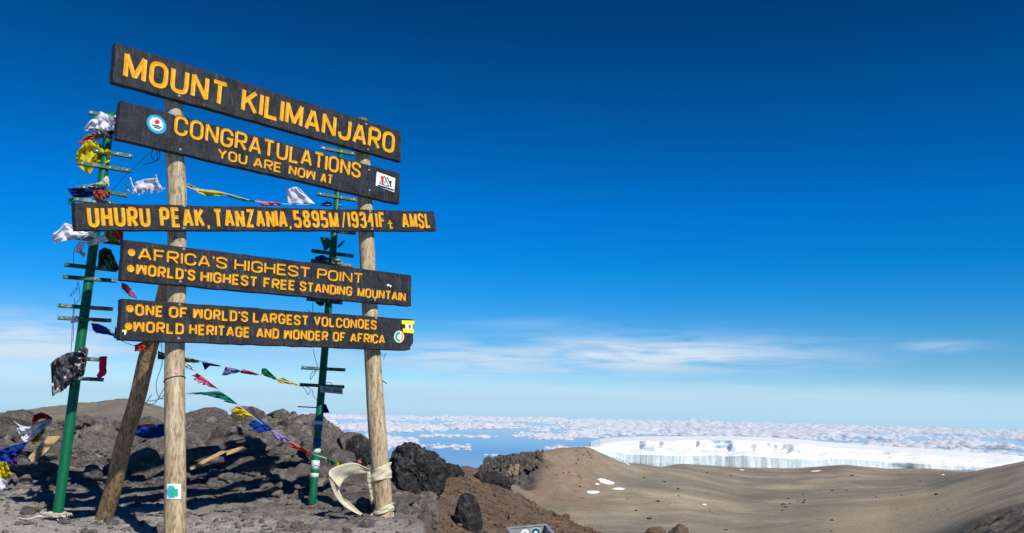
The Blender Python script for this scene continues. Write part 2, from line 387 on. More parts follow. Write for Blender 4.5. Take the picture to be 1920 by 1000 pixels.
for k, c in dict(white=(.86, .87, .92), yellow=(.74, .62, .03), red=(.55, .07, .04), orange=(.55, .14, .06), blue=(.012, .06, .36), navy=(.012, .022, .14), green=(.01, .20, .07), dkgreen=(.006, .05, .03), teal=(.02, .24, .20),
                 pink=(.72, .16, .26), violet=(.30, .25, .62), crimson=(.42, .02, .06), olive=(.35, .33, .05), cream=(.84, .78, .58), purple=(.11, .03, .30), palegreen=(.45, .62, .45), sock=(.66, .02, .09), brick=(.40, .09, .07)).items():
    M['f_' + k] = fabric(k + '_cloth', c, .3)
for k, c in dict(s_white=(.82, .82, .82), s_blue=(.02, .36, .68), s_red=(.62, .03, .03), s_black=(.02, .02, .02), s_green=(.02, .42, .22), s_yellow=(.85, .80, .03), s_orange=(.75, .36, .03), s_grey=(.5, .5, .52), s_navy=(.02, .05, .3), s_cyan=(.04, .45, .6), s_pink=(.8, .3, .4)).items():
    M[k] = paint(k[2:] + '_sticker_print', c, .4, .1)
g = G('patterned_scarf'); g.rough(.9); _v = g.noise(g.tc, 16, 2, .4, 1.2)
M['f_scarf'] = g.col(g.ramp(_v, [(.40, (.035, .035, .042)), (.5, (.10, .10, .11)), (.55, (.5, .48, .48)), (.62, (.06, .06, .07))]))
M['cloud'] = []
for nm, tr in (('cumulus', .74), ('mid_haze_cumulus', .83), ('far_haze_cumulus', .90)):  # more transparent with distance: haze over the far clouds put into their material
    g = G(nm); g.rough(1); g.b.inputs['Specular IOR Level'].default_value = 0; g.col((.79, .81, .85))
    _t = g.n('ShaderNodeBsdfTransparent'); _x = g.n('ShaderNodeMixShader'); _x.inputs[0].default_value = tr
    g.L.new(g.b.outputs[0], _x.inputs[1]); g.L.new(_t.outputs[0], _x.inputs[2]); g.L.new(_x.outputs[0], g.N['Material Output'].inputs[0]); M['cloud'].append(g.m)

# ------------------------------------------------------------------ terrain: heights are given along columns of view and blended
class Table:
    def __init__(s, cols, ymin, ymax, blur=2.0, pre=None):
        s.ly = np.linspace(math.log(ymin), math.log(ymax), 260); ss = []; rows = []
        for px, pts in cols:
            w = []
            if pre: pts = [q for q in pre if q[0] < pts[0][0]] + pts
            for d, v in pts:
                py = v if v > 300 else py_of(px, d, v)
                w.append(P(px, py, d))
            w = np.array(w); ss.append(np.mean(w[:, 0] / w[:, 1]))
            rows.append(np.interp(s.ly, np.log(w[:, 1]), w[:, 2]))
        ss = np.array(ss); rows = np.array(rows)
        s.s = np.linspace(ss[0], ss[-1], 400)
        T = np.array([np.interp(s.s, ss, rows[:, k]) for k in range(rows.shape[1])]).T
        def bl(T, r):
            if r <= 0: return T
            k = np.exp(-.5 * (np.arange(-int(3 * r), int(3 * r) + 1) / r) ** 2); k /= k.sum(); n = len(k) // 2
            A = np.pad(T, ((n, n), (0, 0)), mode='edge'); return sum(k[i] * A[i:i + T.shape[0]] for i in range(len(k)))
        T = bl(T, blur * 3); T = bl(T.T, blur).T; s.T = T
    def __call__(s, x, y):
        a = np.clip((x / y - s.s[0]) / (s.s[-1] - s.s[0]), 0, 1) * (len(s.s) - 1.001)
        b = np.clip((np.log(y) - s.ly[0]) / (s.ly[-1] - s.ly[0]), 0, 1) * (len(s.ly) - 1.001)
        i = a.astype(int); j = b.astype(int); u = a - i; v = b - j; T = s.T
        return T[i, j] * (1 - u) * (1 - v) + T[i + 1, j] * u * (1 - v) + T[i, j + 1] * (1 - u) * v + T[i + 1, j + 1] * u * v

NEAR = Table([
    (-420, [(4, .0), (6.5, .1), (9, .3), (13, .5), (20, .5), (34, .1)]),
    (0, [(4.5, .02), (6.5, .13), (8, .22), (10, .28), (13, .30), (18, .12), (25, -.3), (34, -1.2)]),
    (130, [(4.5, .02), (6.5, .08), (8, .20), (10, .30), (13, .34), (18, .15), (25, -.2), (34, -1.0)]),
    (300, [(4.5, .0), (5.9, .03), (7, .08), (8, .14), (9.5, .24), (12, .34), (16, .36), (20, .1), (34, -1.2)]),
    (450, [(4.5, .0), (6.3, .05), (7, .07), (8, .12), (9.5, .24), (12, .38), (15.5, .56), (18, .0), (22, -2), (34, -6)]),
    (600, [(4.5, .0), (7.4, .08), (9, .12), (11, .22), (14, .48), (16, .45), (18, -.6), (22, -3), (34, -8)]),
    (690, [(4.5, .0), (7.3, .09), (8.5, .14), (10, .20), (12, .25), (14, -.4), (20, -4), (34, -10)]),
    (780, [(4.5, .0), (7, .05), (8, .08), (9, .09), (10, .04), (12, -.4), (14, -1.0), (20, -5), (34, -12)]),
    (812, [(4.5, -.05), (6.5, .02), (8, -.05), (10, -.03), (12, -.1), (15, -.25), (18, -1), (24, -6), (34, -12)]),
    (835, [(4.5, -.25), (6.5, -.25), (8, -.22), (10, -.12), (11.5, -.10), (13, -.12), (16, -.20), (18, -.9), (24, -6), (34, -12)]),
    (900, [(4.5, -.3), (7, -.29), (9, -.27), (11, -.25), (13, -.26), (15, -.29), (17, -.36), (19, -1.4), (24, -6), (34, -12)]),
    (960, [(4.5, -.4), (7, -.38), (9, -.38), (11, -.35), (13, -.33), (14.5, -.36), (16.5, -1.3), (20, -4.5), (34, -13)]),
    (1000, [(4.5, -.45), (9, -.48), (11, -.45), (13, -.52), (15, -1.5), (20, -5.5), (34, -14)]),
    (1060, [(4.5, -.5), (9, -.56), (11, -.56), (12.3, -.58), (14, -1.4), (20, -6.5), (34, -15)]),
    (1130, [(4.5, -.5), (9, -.6), (10.5, -.59), (11.3, -.64), (13, -1.5), (20, -7.5), (34, -16)]),
    (1250, [(4.5, -.5), (8, -.57), (9.6, -.52), (11, -1.2), (20, -8.5), (34, -18)]),
    (1600, [(4.5, -.8), (7, -1.0), (10, -1.8), (20, -10), (34, -20)]),
    (2300, [(4.5, -1.2), (7, -1.6), (10, -2.6), (20, -11), (34, -22)])], 1.5, 36, 1.0)
def cinder_of(x, y):
    s = x / y; edge = -.0945 + .012 * (vnoise(y * 1.4, x * 0 + 3, s=4) - .5)
    return sstep(edge, edge + .008, s + .004 * (vnoise(x * 9, y * 9, s=8) - .5))
def ground_z(x, y, detail=True):
    x = np.asarray(x, float); y = np.asarray(y, float)
    z = NEAR(x, y); c = cinder_of(x, y)
    rough = (1 - c) * (.16 + .84 * sstep(8.6, 10.6, y + .35 * (x + 1.9) * (x > -1.9) + .25 * (x + 2.8) * (x < -2.8)))
    wx = x + .5 * (fbm(x * .9, y * .9, o=3, s=31) - .5); wy = y + .5 * (fbm(x * .9, y * .9, o=3, s=41) - .5)
    f1, f2, cid = worley(wx * .75, wy * .95, 3); dome = np.sqrt(np.clip(1 - (f1 / .8) ** 2, 0, 1)) * (.35 + .65 * cid)
    g1, g2, did = worley(wx * 2.3, wy * 3.1, 7); dome2 = np.sqrt(np.clip(1 - (g1 / .8) ** 2, 0, 1)) * (.3 + .7 * did)
    q = fbm(wx * .55, wy * .9, o=3, s=51) * 7; ter = (np.floor(q) + sstep(.55, 1.0, q - np.floor(q))) / 7
    rid = fbm(wx * 1.1, wy * 1.6, o=5, s=61, ridged=True)
    near_amp = .55 + .45 * sstep(8.5, 11, y)
    z = z + rough * near_amp * (1 - .5 * sstep(14, 20, y)) * (.40 * (dome - .4) + .13 * (dome2 - .3) + .42 * (ter - .5) + .22 * (rid - .6))
    crk = sstep(.0, .09, f2 - f1); z = z - rough * (.16 * (1 - crk) + .05 * (1 - sstep(0, .1, g2 - g1)))
    flat = (1 - rough) * (1 - c)
    z = z + flat * (.07 * (fbm(x * 1.1, y * 1.1, o=4, s=71) - .5) + .025 * (fbm(x * 5, y * 5, o=4, s=77, ridged=True) - .5))
    z = z + c * (.12 * (fbm(x * .8, y * .8, o=4, s=81) - .5) + .05 * (fbm(x * 4, y * 4, o=4, s=87, ridged=True) - .5) + .16 * sstep(12.3, 14, y) * (dome - .3) + .06 * sstep(11.5, 14, y) * (dome2 - .3))
    if detail: z = z + (.085 * rough + .010) * (fbm(x * 6, y * 6, o=5, s=91, g=.6) - .5) * 1.8 + .11 * rough * (fbm(wx * 3.1, wy * 4.4, o=4, s=95, ridged=True, g=.6) - .62)
    return z
def grid_faces(n, m):
    a = (np.arange(n - 1)[:, None] * m + np.arange(m - 1)[None]).ravel()
    return np.stack([a, a + m, a + m + 1, a + 1], 1)
def attr(o, name, v):
    a = o.data.attributes.new(name, 'FLOAT', 'POINT'); a.data.foreach_set('value', np.asarray(v, np.float32).ravel())
sg = np.r_[np.linspace(-1.6, -.87, 60), np.linspace(-.86, .40, 700), np.linspace(.41, 1.5, 120)]; yg = np.exp(np.linspace(math.log(1.6), math.log(36), 840)); ns, ny = len(sg), len(yg)
SS, YY = np.meshgrid(sg, yg, indexing='ij'); XX = SS * YY; ZZ = ground_z(XX, YY)
V = np.stack([XX.ravel(), YY.ravel(), ZZ.ravel()], 1)
o = mesh('rocky_ground', V, grid_faces(ns, ny), M['ground'], smooth=True); tag(o, kind='structure')
attr(o, 'cinder', cinder_of(XX, YY))
attr(o, 'dust', .85 * (1 - sstep(6.8, 8.8, YY + .5 * (XX + 1.9) * (XX > -1.9))) * sstep(.3, .6, fbm(XX * 1.3, YY * 1.3, o=4, s=5) + .12))

# brown hill on the left, a hundred metres off
HILL = Table([(-500, [(26, .2), (60, -.3), (100, -2.2), (150, -12)]), (0, [(26, -.1), (60, -1.0), (100, 776), (150, -14)]), (120, [(26, -.1), (60, -.8), (100, 759), (150, -12)]), (240, [(26, -.2), (60, -.6), (100, 748), (150, -10)]), (300, [(26, -.3), (60, -.9), (100, 762), (150, -12)]), (345, [(26, -.6), (60, -1.4), (100, 780), (150, -14)]), (460, [(26, -4), (60, -6), (100, -8), (150, -22)])], 24, 155, 1.2)
n1, n2 = 260, 260
sg = np.linspace(-1.6, -.33, n1); yg = np.exp(np.linspace(math.log(25), math.log(150), n2)); SS, YY = np.meshgrid(sg, yg, indexing='ij'); XX = SS * YY
ZZ = HILL(XX, YY) + .5 * (fbm(XX * .25, YY * .25, o=5, s=3, ridged=True) - .6) * sstep(25, 60, YY) + .25 * (fbm(XX * 1.2, YY * 1.2, o=4, s=9, ridged=True) - .5)
o = mesh('hill', np.stack([XX.ravel(), YY.ravel(), ZZ.ravel()], 1), grid_faces(n1, n2), M['hill'], smooth=True); tag(o, kind='structure')

# crater floor, the cliffed ridge on its left and the slope coming down on its right
FAR = Table([
    (700, [(300, -170), (600, -190), (900, -260), (1500, -400)]), (850, [(300, -150), (600, -150), (800, -150), (900, -220), (1500, -400)]),
    (878, [(300, -130), (600, -112), (780, 908), (830, 890), (900, -120), (1500, -300)]),
    (912, [(300, -120), (600, -100), (730, 918), (812, 889), (826, 853), (900, -90), (1500, -250)]),
    (960, [(300, -110), (600, -97), (720, 930), (806, 892), (822, 852), (840, 848), (900, -75), (1500, -220)]),
    (1005, [(300, -110), (600, -95), (720, 948), (800, 903), (830, 862), (850, 842), (920, -62), (1500, -200)]),
    (1050, [(300, -105), (600, -94), (700, 958), (770, 925), (870, 834), (950, -60), (1500, -180)]),
    (1100, [(300, -105), (600, -93), (700, 959), (790, 924), (890, 833), (1000, -62), (1500, -160)]),
    (1140, [(300, -105), (600, -92), (700, 960), (810, 914), (910, 853), (1000, -75), (1500, -150)]),
    (1200, [(300, -105), (600, -92), (700, 962), (880, 893), (980, 867), (1080, -84), (1500, -140)]),
    (1280, [(300, -100), (600, -92), (900, 895), (1120, 869), (1200, -86), (1500, -130)]),
    (1400, [(300, -95), (600, -92), (900, -92), (1200, 877), (1500, -110)]),
    (1500, [(300, -90), (600, -88), (900, -91), (1200, 878), (1500, -110)]),
    (1600, [(250, -78), (600, -84), (900, -86), (1180, 870), (1500, -110)]),
    (1680, [(250, -62), (400, -70), (600, -79), (900, -84), (1200, 879), (1500, -110)]),
    (1760, [(250, -52), (400, -60), (600, -70), (900, -79), (1200, 878), (1500, -110)]),
    (1850, [(100, -32), (200, -36), (300, -44), (450, -52), (650, -60), (880, 879), (1000, -74), (1200, -90), (1500, -110)]),
    (1920, [(100, -28), (200, -30), (300, -38), (450, -46), (650, -51), (880, 866), (1000, -70), (1200, -95), (1500, -110)]),
    (2150, [(100, -24), (200, -20), (300, -26), (450, -30), (650, -30), (880, -28), (1000, -50), (1200, -95), (1500, -110)])], 30, 1500, .8, pre=[(32, -19), (60, -30), (100, -42), (160, -70)])
def far_z(x, y, detail=True):
    z = FAR(x, y)
    z = z + 2.0 * (fbm(x * .008 + y * .004, y * .0045, o=5, s=5) - .5) * sstep(250, 700, y)
    z = z + .6 * (fbm(x * .03, y * .018, o=4, s=15) - .5)
    s = x / y
    rk = sstep(-.075, -.05, s) * (1 - sstep(.015, .035, s)) * sstep(775, 800, y) * (1 - sstep(850, 880, y))
    f1, f2, cid = worley(x * .07, y * .035, 5)
    z = z + rk * (10 * (cid - .55) + 8 * (fbm(x * .08, y * .05, o=4, s=25, ridged=True) - .6))
    rr = (1 - sstep(330, 420, y)) * sstep(150, 200, y) * sstep(.47, .54, s)
    z = z + rr * 7 * (fbm(x * .05, y * .05, o=5, s=35, ridged=True) - .55)
    return z
sg = np.r_[np.linspace(-.75, -.175, 50), np.linspace(-.17, .76, 760), np.linspace(.78, 1.3, 40)]; yg = np.exp(np.r_[np.linspace(math.log(31), math.log(143), 90), np.linspace(math.log(145), math.log(1480), 640)]); n1, n2 = len(sg), len(yg); SS, YY = np.meshgrid(sg, yg, indexing='ij'); XX = SS * YY
ZZ = far_z(XX, YY)
o = mesh('crater_floor', np.stack([XX.ravel(), YY.ravel(), ZZ.ravel()], 1), grid_faces(n1, n2), M['far'], smooth=True); tag(o, kind='structure')
gz = np.abs(np.gradient(ZZ, axis=1) / np.gradient(YY, axis=1))
PX = 960 + F * np.stack([XX, YY, ZZ - CAM[2]], -1) @ R[:, 0] / (np.stack([XX, YY, ZZ - CAM[2]], -1) @ R[:, 2])
_w = fbm(XX * .02, YY * .02, o=4, s=44) - .5
attr(o, 'cliff', np.clip(sstep(880, 900, PX) * (1 - sstep(985, 1025, PX + 60 * _w)) * sstep(775, 800, YY + 40 * _w) * (1 - sstep(880, 900, YY)) + .8 * sstep(1030, 1060, PX) * (1 - sstep(1100, 1125, PX)) * sstep(858, 872, YY + 40 * _w) * sstep(.45, .6, _w + .5), 0, 1))
attr(o, 'rust', np.clip(.8 * sstep(955, 1010, PX) * (1 - sstep(1085, 1150, PX + 120 * _w)) * sstep(715, 770, YY + 60 * _w) * (1 - sstep(900, 940, YY)), 0, 1))
_dg = (PX - 1500) - (760 - YY) * .9
attr(o, 'tan', np.clip(.75 * sstep(1480, 1640, PX) * (1 - sstep(1790, 1900, PX)) * sstep(430, 520, YY + 80 * _w) * (1 - sstep(620, 860, YY + 80 * _w)), 0, 1))
attr(o, 'grey', np.clip(.85 * sstep(.46, .53, SS + .06 * (fbm(XX * .02, YY * .02, o=4) - .5)) * (1 - sstep(360, 470, YY + 60 * (fbm(XX * .03, YY * .03, o=4, s=2) - .5))), 0, 1))
def on_far(px, py):
    r = ray(px, py); t = np.linspace(300, 1300, 3000); x = CAM[0] + r[0] * t; y = CAM[1] + r[1] * t; z = CAM[2] + r[2] * t
    k = np.argmax(z < far_z(x, y)); return np.array([x[k], y[k], z[k]])
def on_near(px, py):
    r = ray(px, py); t = np.linspace(4, 30, 2600); x = CAM[0] + r[0] * t; y = CAM[1] + r[1] * t; z = CAM[2] + r[2] * t
    k = np.argmax(z < ground_z(x, y)); return np.array([x[k], y[k], z[k]])

def cliff():
    r_ = np.random.default_rng(21); V0, F0 = ico(3); Vs = []; Fs = []; Ms = []; b = 0; T = []
    for q in range(16):
        cut = np.full(len(V0), 9.0)
        for _ in range(9):
            n = r_.normal(size=3) * (1, 1, .6); n /= np.linalg.norm(n); dd = V0 @ n; cut = np.where(dd > .03, np.minimum(cut, r_.uniform(.5, .9) / np.maximum(dd, .03)), cut)
        T.append(V0 * np.minimum(cut, 1.2)[:, None])
    for px in np.linspace(884, 1016, 170):
        yt = np.interp(px, [884, 894, 905, 912, 940, 960, 985, 1005, 1016], [890, 876, 867, 855, 852, 850, 846, 842, 841]); yb = np.interp(px, [884, 905, 930, 960, 990, 1016], [900, 897, 892, 886, 876, 862])
        for _ in range(4):
            k = r_.random(); py = yt + (yb - yt) * k; d = float(np.interp(px, [884, 1016], [806, 826])) - 16 * k
            w = float(np.clip(2.2 * math.exp(r_.normal(0, .45)), 1.0, 6.5)) * d / F; v = T[r_.integers(0, 16)] * (w * r_.uniform(.8, 1.6), w, w * r_.uniform(.6, 1.5))
            Vs.append(v + P(px + r_.normal(0, 2), py + 4.5, d)); Fs.append(F0 + b); b += len(V0); Ms.append(np.full(len(F0), int(r_.random() < .75 * sstep(.4, .9, np.array(k)) * float(sstep(.42, .6, vnoise(np.array([px * .06]), np.array([3.0]), s=3))[0]))))
    for px, py in [(r_.normal(1096, 9), r_.normal(851, 4)) for _ in range(24)] + [(r_.uniform(1000, 1120), r_.uniform(855, 905)) for _ in range(40)]:
        c = on_far(px, py); w = r_.uniform(.4, 1.4); Vs.append(T[r_.integers(0, 16)] * (w * 1.2, w, w * .8) + c); Fs.append(F0 + b); b += len(V0); Ms.append(np.full(len(F0), int(r_.random() < .6)))
    V = np.concatenate(Vs); o = mesh('cliff', V, np.concatenate(Fs), [M['cliff'], M['far_tan']], loc=V.mean(0), mi=np.concatenate(Ms))
    tag(o, kind='structure')
cliff()

# ------------------------------------------------------------------ glacier
def glacier():
    pxs = np.linspace(1098, 1935, 900); n = len(pxs)
    top = np.interp(pxs, [1098, 1108, 1125, 1150, 1200, 1300, 1400, 1450, 1500, 1560, 1600, 1640, 1700, 1760, 1800, 1850, 1900, 1935], [846, 837, 831.5, 828.5, 826.2, 825.5, 826.3, 828.3, 831.5, 838, 841, 844.5, 848, 852, 855, 859.5, 863, 868])
    bot = np.interp(pxs, [1098, 1125, 1150, 1180, 1230, 1330, 1450, 1500, 1540, 1600, 1640, 1680, 1720, 1800, 1850, 1935], [842, 850, 857, 866, 868, 872, 877, 879, 877, 874, 877, 881, 880, 881, 883, 884])
    clf = np.interp(pxs, [1098, 1140, 1180, 1230, 1300, 1400, 1460, 1520, 1600, 1650, 1700, 1780, 1850, 1935], [838, 845, 851, 852, 852.5, 853, 858, 860, 859, 863, 868, 872, 876, 878])
    clf = np.minimum(clf + 4 * (fbm(pxs * .03, pxs * 0, o=3, s=2) - .5), bot - 3)
    R0 = 1215 + 40 * (fbm(pxs * .012, pxs * 0 + 4, o=1, s=6) - .5) + 3 * (fbm(pxs * .08, pxs * 0 + 4, o=2, s=8) - .5); RT = np.full(n, 1325.)
    flu = .34 * (fbm(pxs * .45, pxs * 0 + 8, o=3, s=16, ridged=True) - .5)
    rows = []
    def row(d, z): rows.append(np.array([P(p, py_of(p, dd, zz), dd) for p, dd, zz in zip(pxs, d, z)]))
    def zof(py, d): return np.array([P(p, q, dd)[2] for p, q, dd in zip(pxs, py, d)])
    zb = zof(bot, R0); zc = zof(clf, R0 + 2); zt = zof(top, RT)
    row(R0 + flu, zb - 8)
    for k in (0, .3, .6, .9): row(R0 + flu * (1 - .4 * k) + 2 * k, zb + (zc - zb) * k)
    row(R0 + 3 + flu * .4, zc); row(R0 + 6, zc + .7)
    r_, z_ = R0 + 6, zc + .7
    left = 1 - sstep(1185, 1215, pxs); right = sstep(1430, 1560, pxs)
    for q, (fr, sd_) in enumerate(((.22, 46), (.50, 47), (.78, 48))):           # three more steps of ice above the wall
        edge = r_ + 8 + 20 * fbm(pxs * .016, pxs * 0 + 3 * q, o=3, s=sd_)
        zl = z_ + (zt - z_) * (.10 + .12 * fbm(pxs * .03, pxs * 0 + q, o=3, s=sd_ + 9))
        on = sstep(.42, .60, fbm(pxs * .017 + 9 * q, pxs * 0 + 6, o=3, s=sd_ + 20) + .22 * right + .25 * left * (q == 1))
        hc = on * (zt - zl) * (.34 + .2 * fbm(pxs * .04, pxs * 0 + 2, o=3, s=sd_ + 30))
        row((r_ + edge) / 2, (z_ + zl) / 2 - .5 * on); row(edge, zl)
        row(edge + 1 + flu, zl + hc * .5); row(edge + 2 + 6 * (1 - on), zl + hc); row(edge + 4 + 10 * (1 - on), zl + hc + .4)
        r_, z_ = edge + 4 + 10 * (1 - on), zl + hc + .4
    for k in (.15, .3, .5, .7, .85, 1.0): row(r_ + (RT - r_) * k, z_ + (zt - z_) * (1 - (1 - k) ** 1.7) + 3 * (1 - k) * (fbm(pxs * .03, pxs * 0 + 9 * k, o=4, s=71) - .5))
    row(RT + 130, zt + 1); row(RT + 280, zt - 60)
    A = np.array(rows); V = A.transpose(1, 0, 2).reshape(-1, 3)
    o = mesh('glacier', V, grid_faces(n, len(rows)), M['ice'], loc=np.array(V.mean(0)))
    tag(o, 'long white glacier with pale blue ice cliffs at the far side of the crater floor', 'glacier')
glacier()

# snow patches left on the crater floor
SNOW = [(1137, 904, 17, 'largest white snow patch on the brown crater floor below the cliffed ridge'), (1160, 917, 14, 'white snow patch slanting below the largest one on the crater floor'), (1112, 924, 14, 'thin snow patch nearest the foot of the ridge, lowest of its cluster'), (1120, 908.5, 5, 'tiny snow spot touching the left end of the largest snow patch'),
        (1321, 947, 5, 'small lone snow spot in the middle of the bare crater floor'), (1529, 884, 12, 'bright snow strip lying close under the glacier cliffs right of the middle'), (1391, 882, 6, 'small snow patch in front of the middle of the glacier wall'), (1768, 891, 4, 'small snow spot far right in front of the glacier end'), (1177, 871, 4, 'tiny pair of snow spots where the ridge slope meets the glacier')]
for px, py, w, lab in SNOW:
    c = on_far(px, py); d = depth_of(c); rx = .85 * w * d / F; ry = rx * .85
    a = np.linspace(0, 2 * math.pi, 40, endpoint=False); V = [c + [0, 0, .9]]
    for rr, dz in ((.6, .8), (1.0, .15)):
        q = rr * (1 + .5 * (fbm(2 * np.cos(a) + px, 2 * np.sin(a), o=3) - .5))
        x = c[0] + rx * q * np.cos(a) + .35 * ry * q * np.sin(a); y = c[1] + ry * q * np.sin(a)
        V += list(np.stack([x, y, far_z(x, y) + dz], 1))
    Fc = [(0, 1 + i, 1 + (i + 1) % 40) for i in range(40)] + [(1 + i, 41 + i, 41 + (i + 1) % 40, 1 + (i + 1) % 40) for i in range(40)]
    tag(mesh('snow_patch', V, Fc, M['snow'], loc=c, smooth=True), lab, 'snow patch', 'snow patches on the crater floor')

# ------------------------------------------------------------------ sea of cloud far below
I1, I2, I3 = ico(1), ico(2), ico(3)
def cloud_sea():
    r_ = np.random.default_rng(5); Vs = []; Fs = []; Ms = []; b = 0; V0, F0 = I2
    def template(nb):
        vs = []; fs = []; o = 0
        for q in range(nb):
            rr = r_.uniform(.35, .7); sx, sy, sz = r_.uniform(0, 50, 3); ox, oy = r_.normal(0, .65), r_.normal(0, .5)
            base = V0 * (.55 + .9 * fbm(V0[:, 0] * 1.6 + sx, V0[:, 1] * 1.6 + sy, V0[:, 2] * 1.6 + sz, o=2, s=q))[:, None] * (rr * 1.2, rr, rr * r_.uniform(.45, .8))
            for k in (1.0, .78, .56):
                v = base * k; v[:, 2] = np.maximum(v[:, 2], -.12 * rr * k); vs.append(v + (ox, oy, 0)); fs.append(F0 + o); o += len(V0)
        return np.concatenate(vs), np.concatenate(fs)
    TT = [template(int(r_.integers(3, 6))) for _ in range(24)]
    n = 10500; az = r_.uniform(-.34, .68, n); d = np.sqrt(r_.uniform(28e3 ** 2, 80e3 ** 2, n)); x = d * np.sin(az); y = d * np.cos(az)
    cov = .6 * fbm(x / 9000., y / 9000., o=3, s=3) + .4 * fbm(x / 2200., y / 3000., o=2, s=13)
    need = .49 - .075 * np.clip((d - 34e3) / 22e3, 0, 1) - .05 * sstep(.02, .16, az) + .09 * np.clip(1 - (az + .12) / .3, 0, 1) * (1 - sstep(40e3, 52e3, d)) + .06 * (1 - sstep(29e3, 35e3, d)) * (1 - .7 * sstep(.02, .16, az))
    keep = np.where(cov > need)[0][:5200]
    for i in keep:
        v, f = TT[r_.integers(0, 24)]; t = r_.normal(0, .35); c, s_ = math.cos(t), math.sin(t)
        R_ = 210 * math.exp(min(.9, r_.normal(.30, .40))) * (.75 + d[i] / 150e3) * (.6 + 4.0 * min(.15, cov[i] - need[i]))
        v = v @ np.array([[c, s_, 0], [-s_, c, 0], [0, 0, 1]]) * (R_ * r_.choice([-1, 1]), R_, R_ * r_.uniform(.7, 1.15))
        Vs.append(v + (x[i], y[i], -1900 + r_.normal(0, 30))); Fs.append(f + b); b += len(v); Ms.append(np.full(len(f), int(np.clip((d[i] + r_.normal(0, 4e3) - 38e3) / 12e3, 0, 2))))  # material slot by distance, so farther puffs fade as if through haze
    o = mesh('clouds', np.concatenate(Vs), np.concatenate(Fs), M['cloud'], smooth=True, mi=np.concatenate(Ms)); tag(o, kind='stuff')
cloud_sea()

# ------------------------------------------------------------------ boulders
def rock(name, px0, px1, py0, py1, d, mat, label, seed, sub=5, yscale=.9, group=None, jag=.5, sink=0.0):
    V, Fc = ico(sub); s = seed * 13.7
    n1 = fbm(V[:, 0] * 1.1 + s, V[:, 1] * 1.1, V[:, 2] * 1.1 + s, o=3, s=seed); n2 = fbm(V[:, 0] * 2.6 + s, V[:, 1] * 2.6 - s, V[:, 2] * 2.6, o=5, s=seed + 3, ridged=True, g=.6)
    n3 = fbm(V[:, 0] * 9, V[:, 1] * 9 + s, V[:, 2] * 9, o=3, s=seed + 7)
    # broken facets
    k = np.random.default_rng(seed); cut = np.full(len(V), 2.0)
    for _ in range(16):
        n = k.normal(size=3); n /= np.linalg.norm(n); dd = V @ n; cut = np.where(dd > .05, np.minimum(cut, k.uniform(.68, .98) / np.maximum(dd, .05)), cut)
    r = np.minimum(1.05, cut) * (.78 + .44 * n1) + jag * .30 * (n2 - .6) + jag * .22 * (n3 - .5) + jag * .10 * (fbm(V[:, 0] * 4.5 - s, V[:, 1] * 4.5, V[:, 2] * 4.5, o=4, s=seed + 11, ridged=True, g=.6) - .6)
    V = V * r[:, None]
    w = (px1 - px0) * d / F; h = (py1 - py0) * d / F
    c = P((px0 + px1) / 2, (py0 + py1) / 2, d)
    V = V - (V.max(0) + V.min(0)) / 2; V = V / (V.max(0) - V.min(0)) * (w, w * yscale, h + sink); V[:, 2] -= sink / 2
    loc = c + [0, 0, -h / 2]
    return tag(mesh(name, V + c, Fc, mat, loc=loc, smooth=False), label, 'rock', group)
rock('boulder', 727, 843, 829, 925, 9.2, M['rock_dark'], 'large jagged black lava boulder standing right of the right-hand sign post', 3, 6, .9, jag=.75, sink=.1)
rock('boulder', 648, 704, 815, 882, 10.6, M['rock_dark'], 'black boulder between the right green mast and the right sign post', 5, 5, jag=.6, sink=.1)
rock('boulder', 850, 906, 926, 1006, 8.7, M['rock_dark'], 'upright dark grey boulder standing alone on the rusty cinder slope', 9, 6, .8, jag=.5, sink=.08)
rock('boulder', 824, 872, 868, 905, 13.5, M['rock_dark'], 'dark rock behind the big black boulder, at the edge of the drop', 12, 5, sink=.1)
rock('boulder', 868, 962, 884, 916, 14.0, M['rock_dark'], 'long low black lava outcrop along the top of the cinder slope', 15, 6, .8, jag=.6, sink=.2)
rock('boulder', 783, 822, 921, 945, 8.8, M['rock_grey'], 'small grey rock lying at the foot of the large black boulder', 18, 5, sink=.05)
rock('boulder', 790, 824, 942, 986, 8.0, M['rock_grey'], 'grey rock below the small one, at the edge of the rusty slope', 21, 5, sink=.1)
rock('boulder', 128, 222, 815, 886, 9.6, M['rock_grey'], 'big rounded grey boulder with a black hollow under it behind the left green mast', 24, 6, .8, jag=.7, sink=.05)
rock('boulder', 245, 318, 822, 872, 9.8, M['rock_grey'], 'grey boulder under the blue cloth behind the left sign post', 27, 6, .9, jag=.6, sink=.1)
rock('boulder', 36, 118, 836, 880, 9.9, M['rock_grey'], 'grey rock propping up the sawn plank at the left', 30, 6, .8, jag=.6, sink=.15)
rock('boulder', 466, 512, 771, 800, 15.2, M['rock_grey'], 'rounded brown grey rock on the ridge crest below the yellow pennants', 33, 5, jag=.5, sink=.2)
rock('boulder', 506, 552, 780, 812, 15.0, M['rock_grey'], 'flat topped rock beside the rounded one on the ridge crest', 36, 5, jag=.5, sink=.2)
rock('boulder', 548, 652, 792, 868, 12.8, M['rock_grey'], 'broad craggy rock face behind the foot of the right green mast', 39, 6, .7, jag=.9, sink=.2)
rock('boulder', 378, 432, 784, 808, 15.2, M['rock_grey'], 'low grey rock on the ridge crest just right of the left sign post', 42, 5, jag=.6, sink=.2)
rock('boulder', 560, 700, 962, 1040, 6.6, M['rock_grey'], 'flat dusty grey slab in front of the right green mast at the bottom edge', 45, 6, .9, jag=.35, sink=.3) if False else None

rock('boulder', 1203, 1252, 988, 1012, 9.6, M['rock_red'], 'rusty brown rock at the bottom edge right of the metal box', 51, 5, sink=.1)
rock('boulder', 1254, 1294, 983, 1010, 9.7, M['rock_red'], 'orange brown rock beside the rusty one, the farther right at the bottom edge', 54, 5, sink=.1)
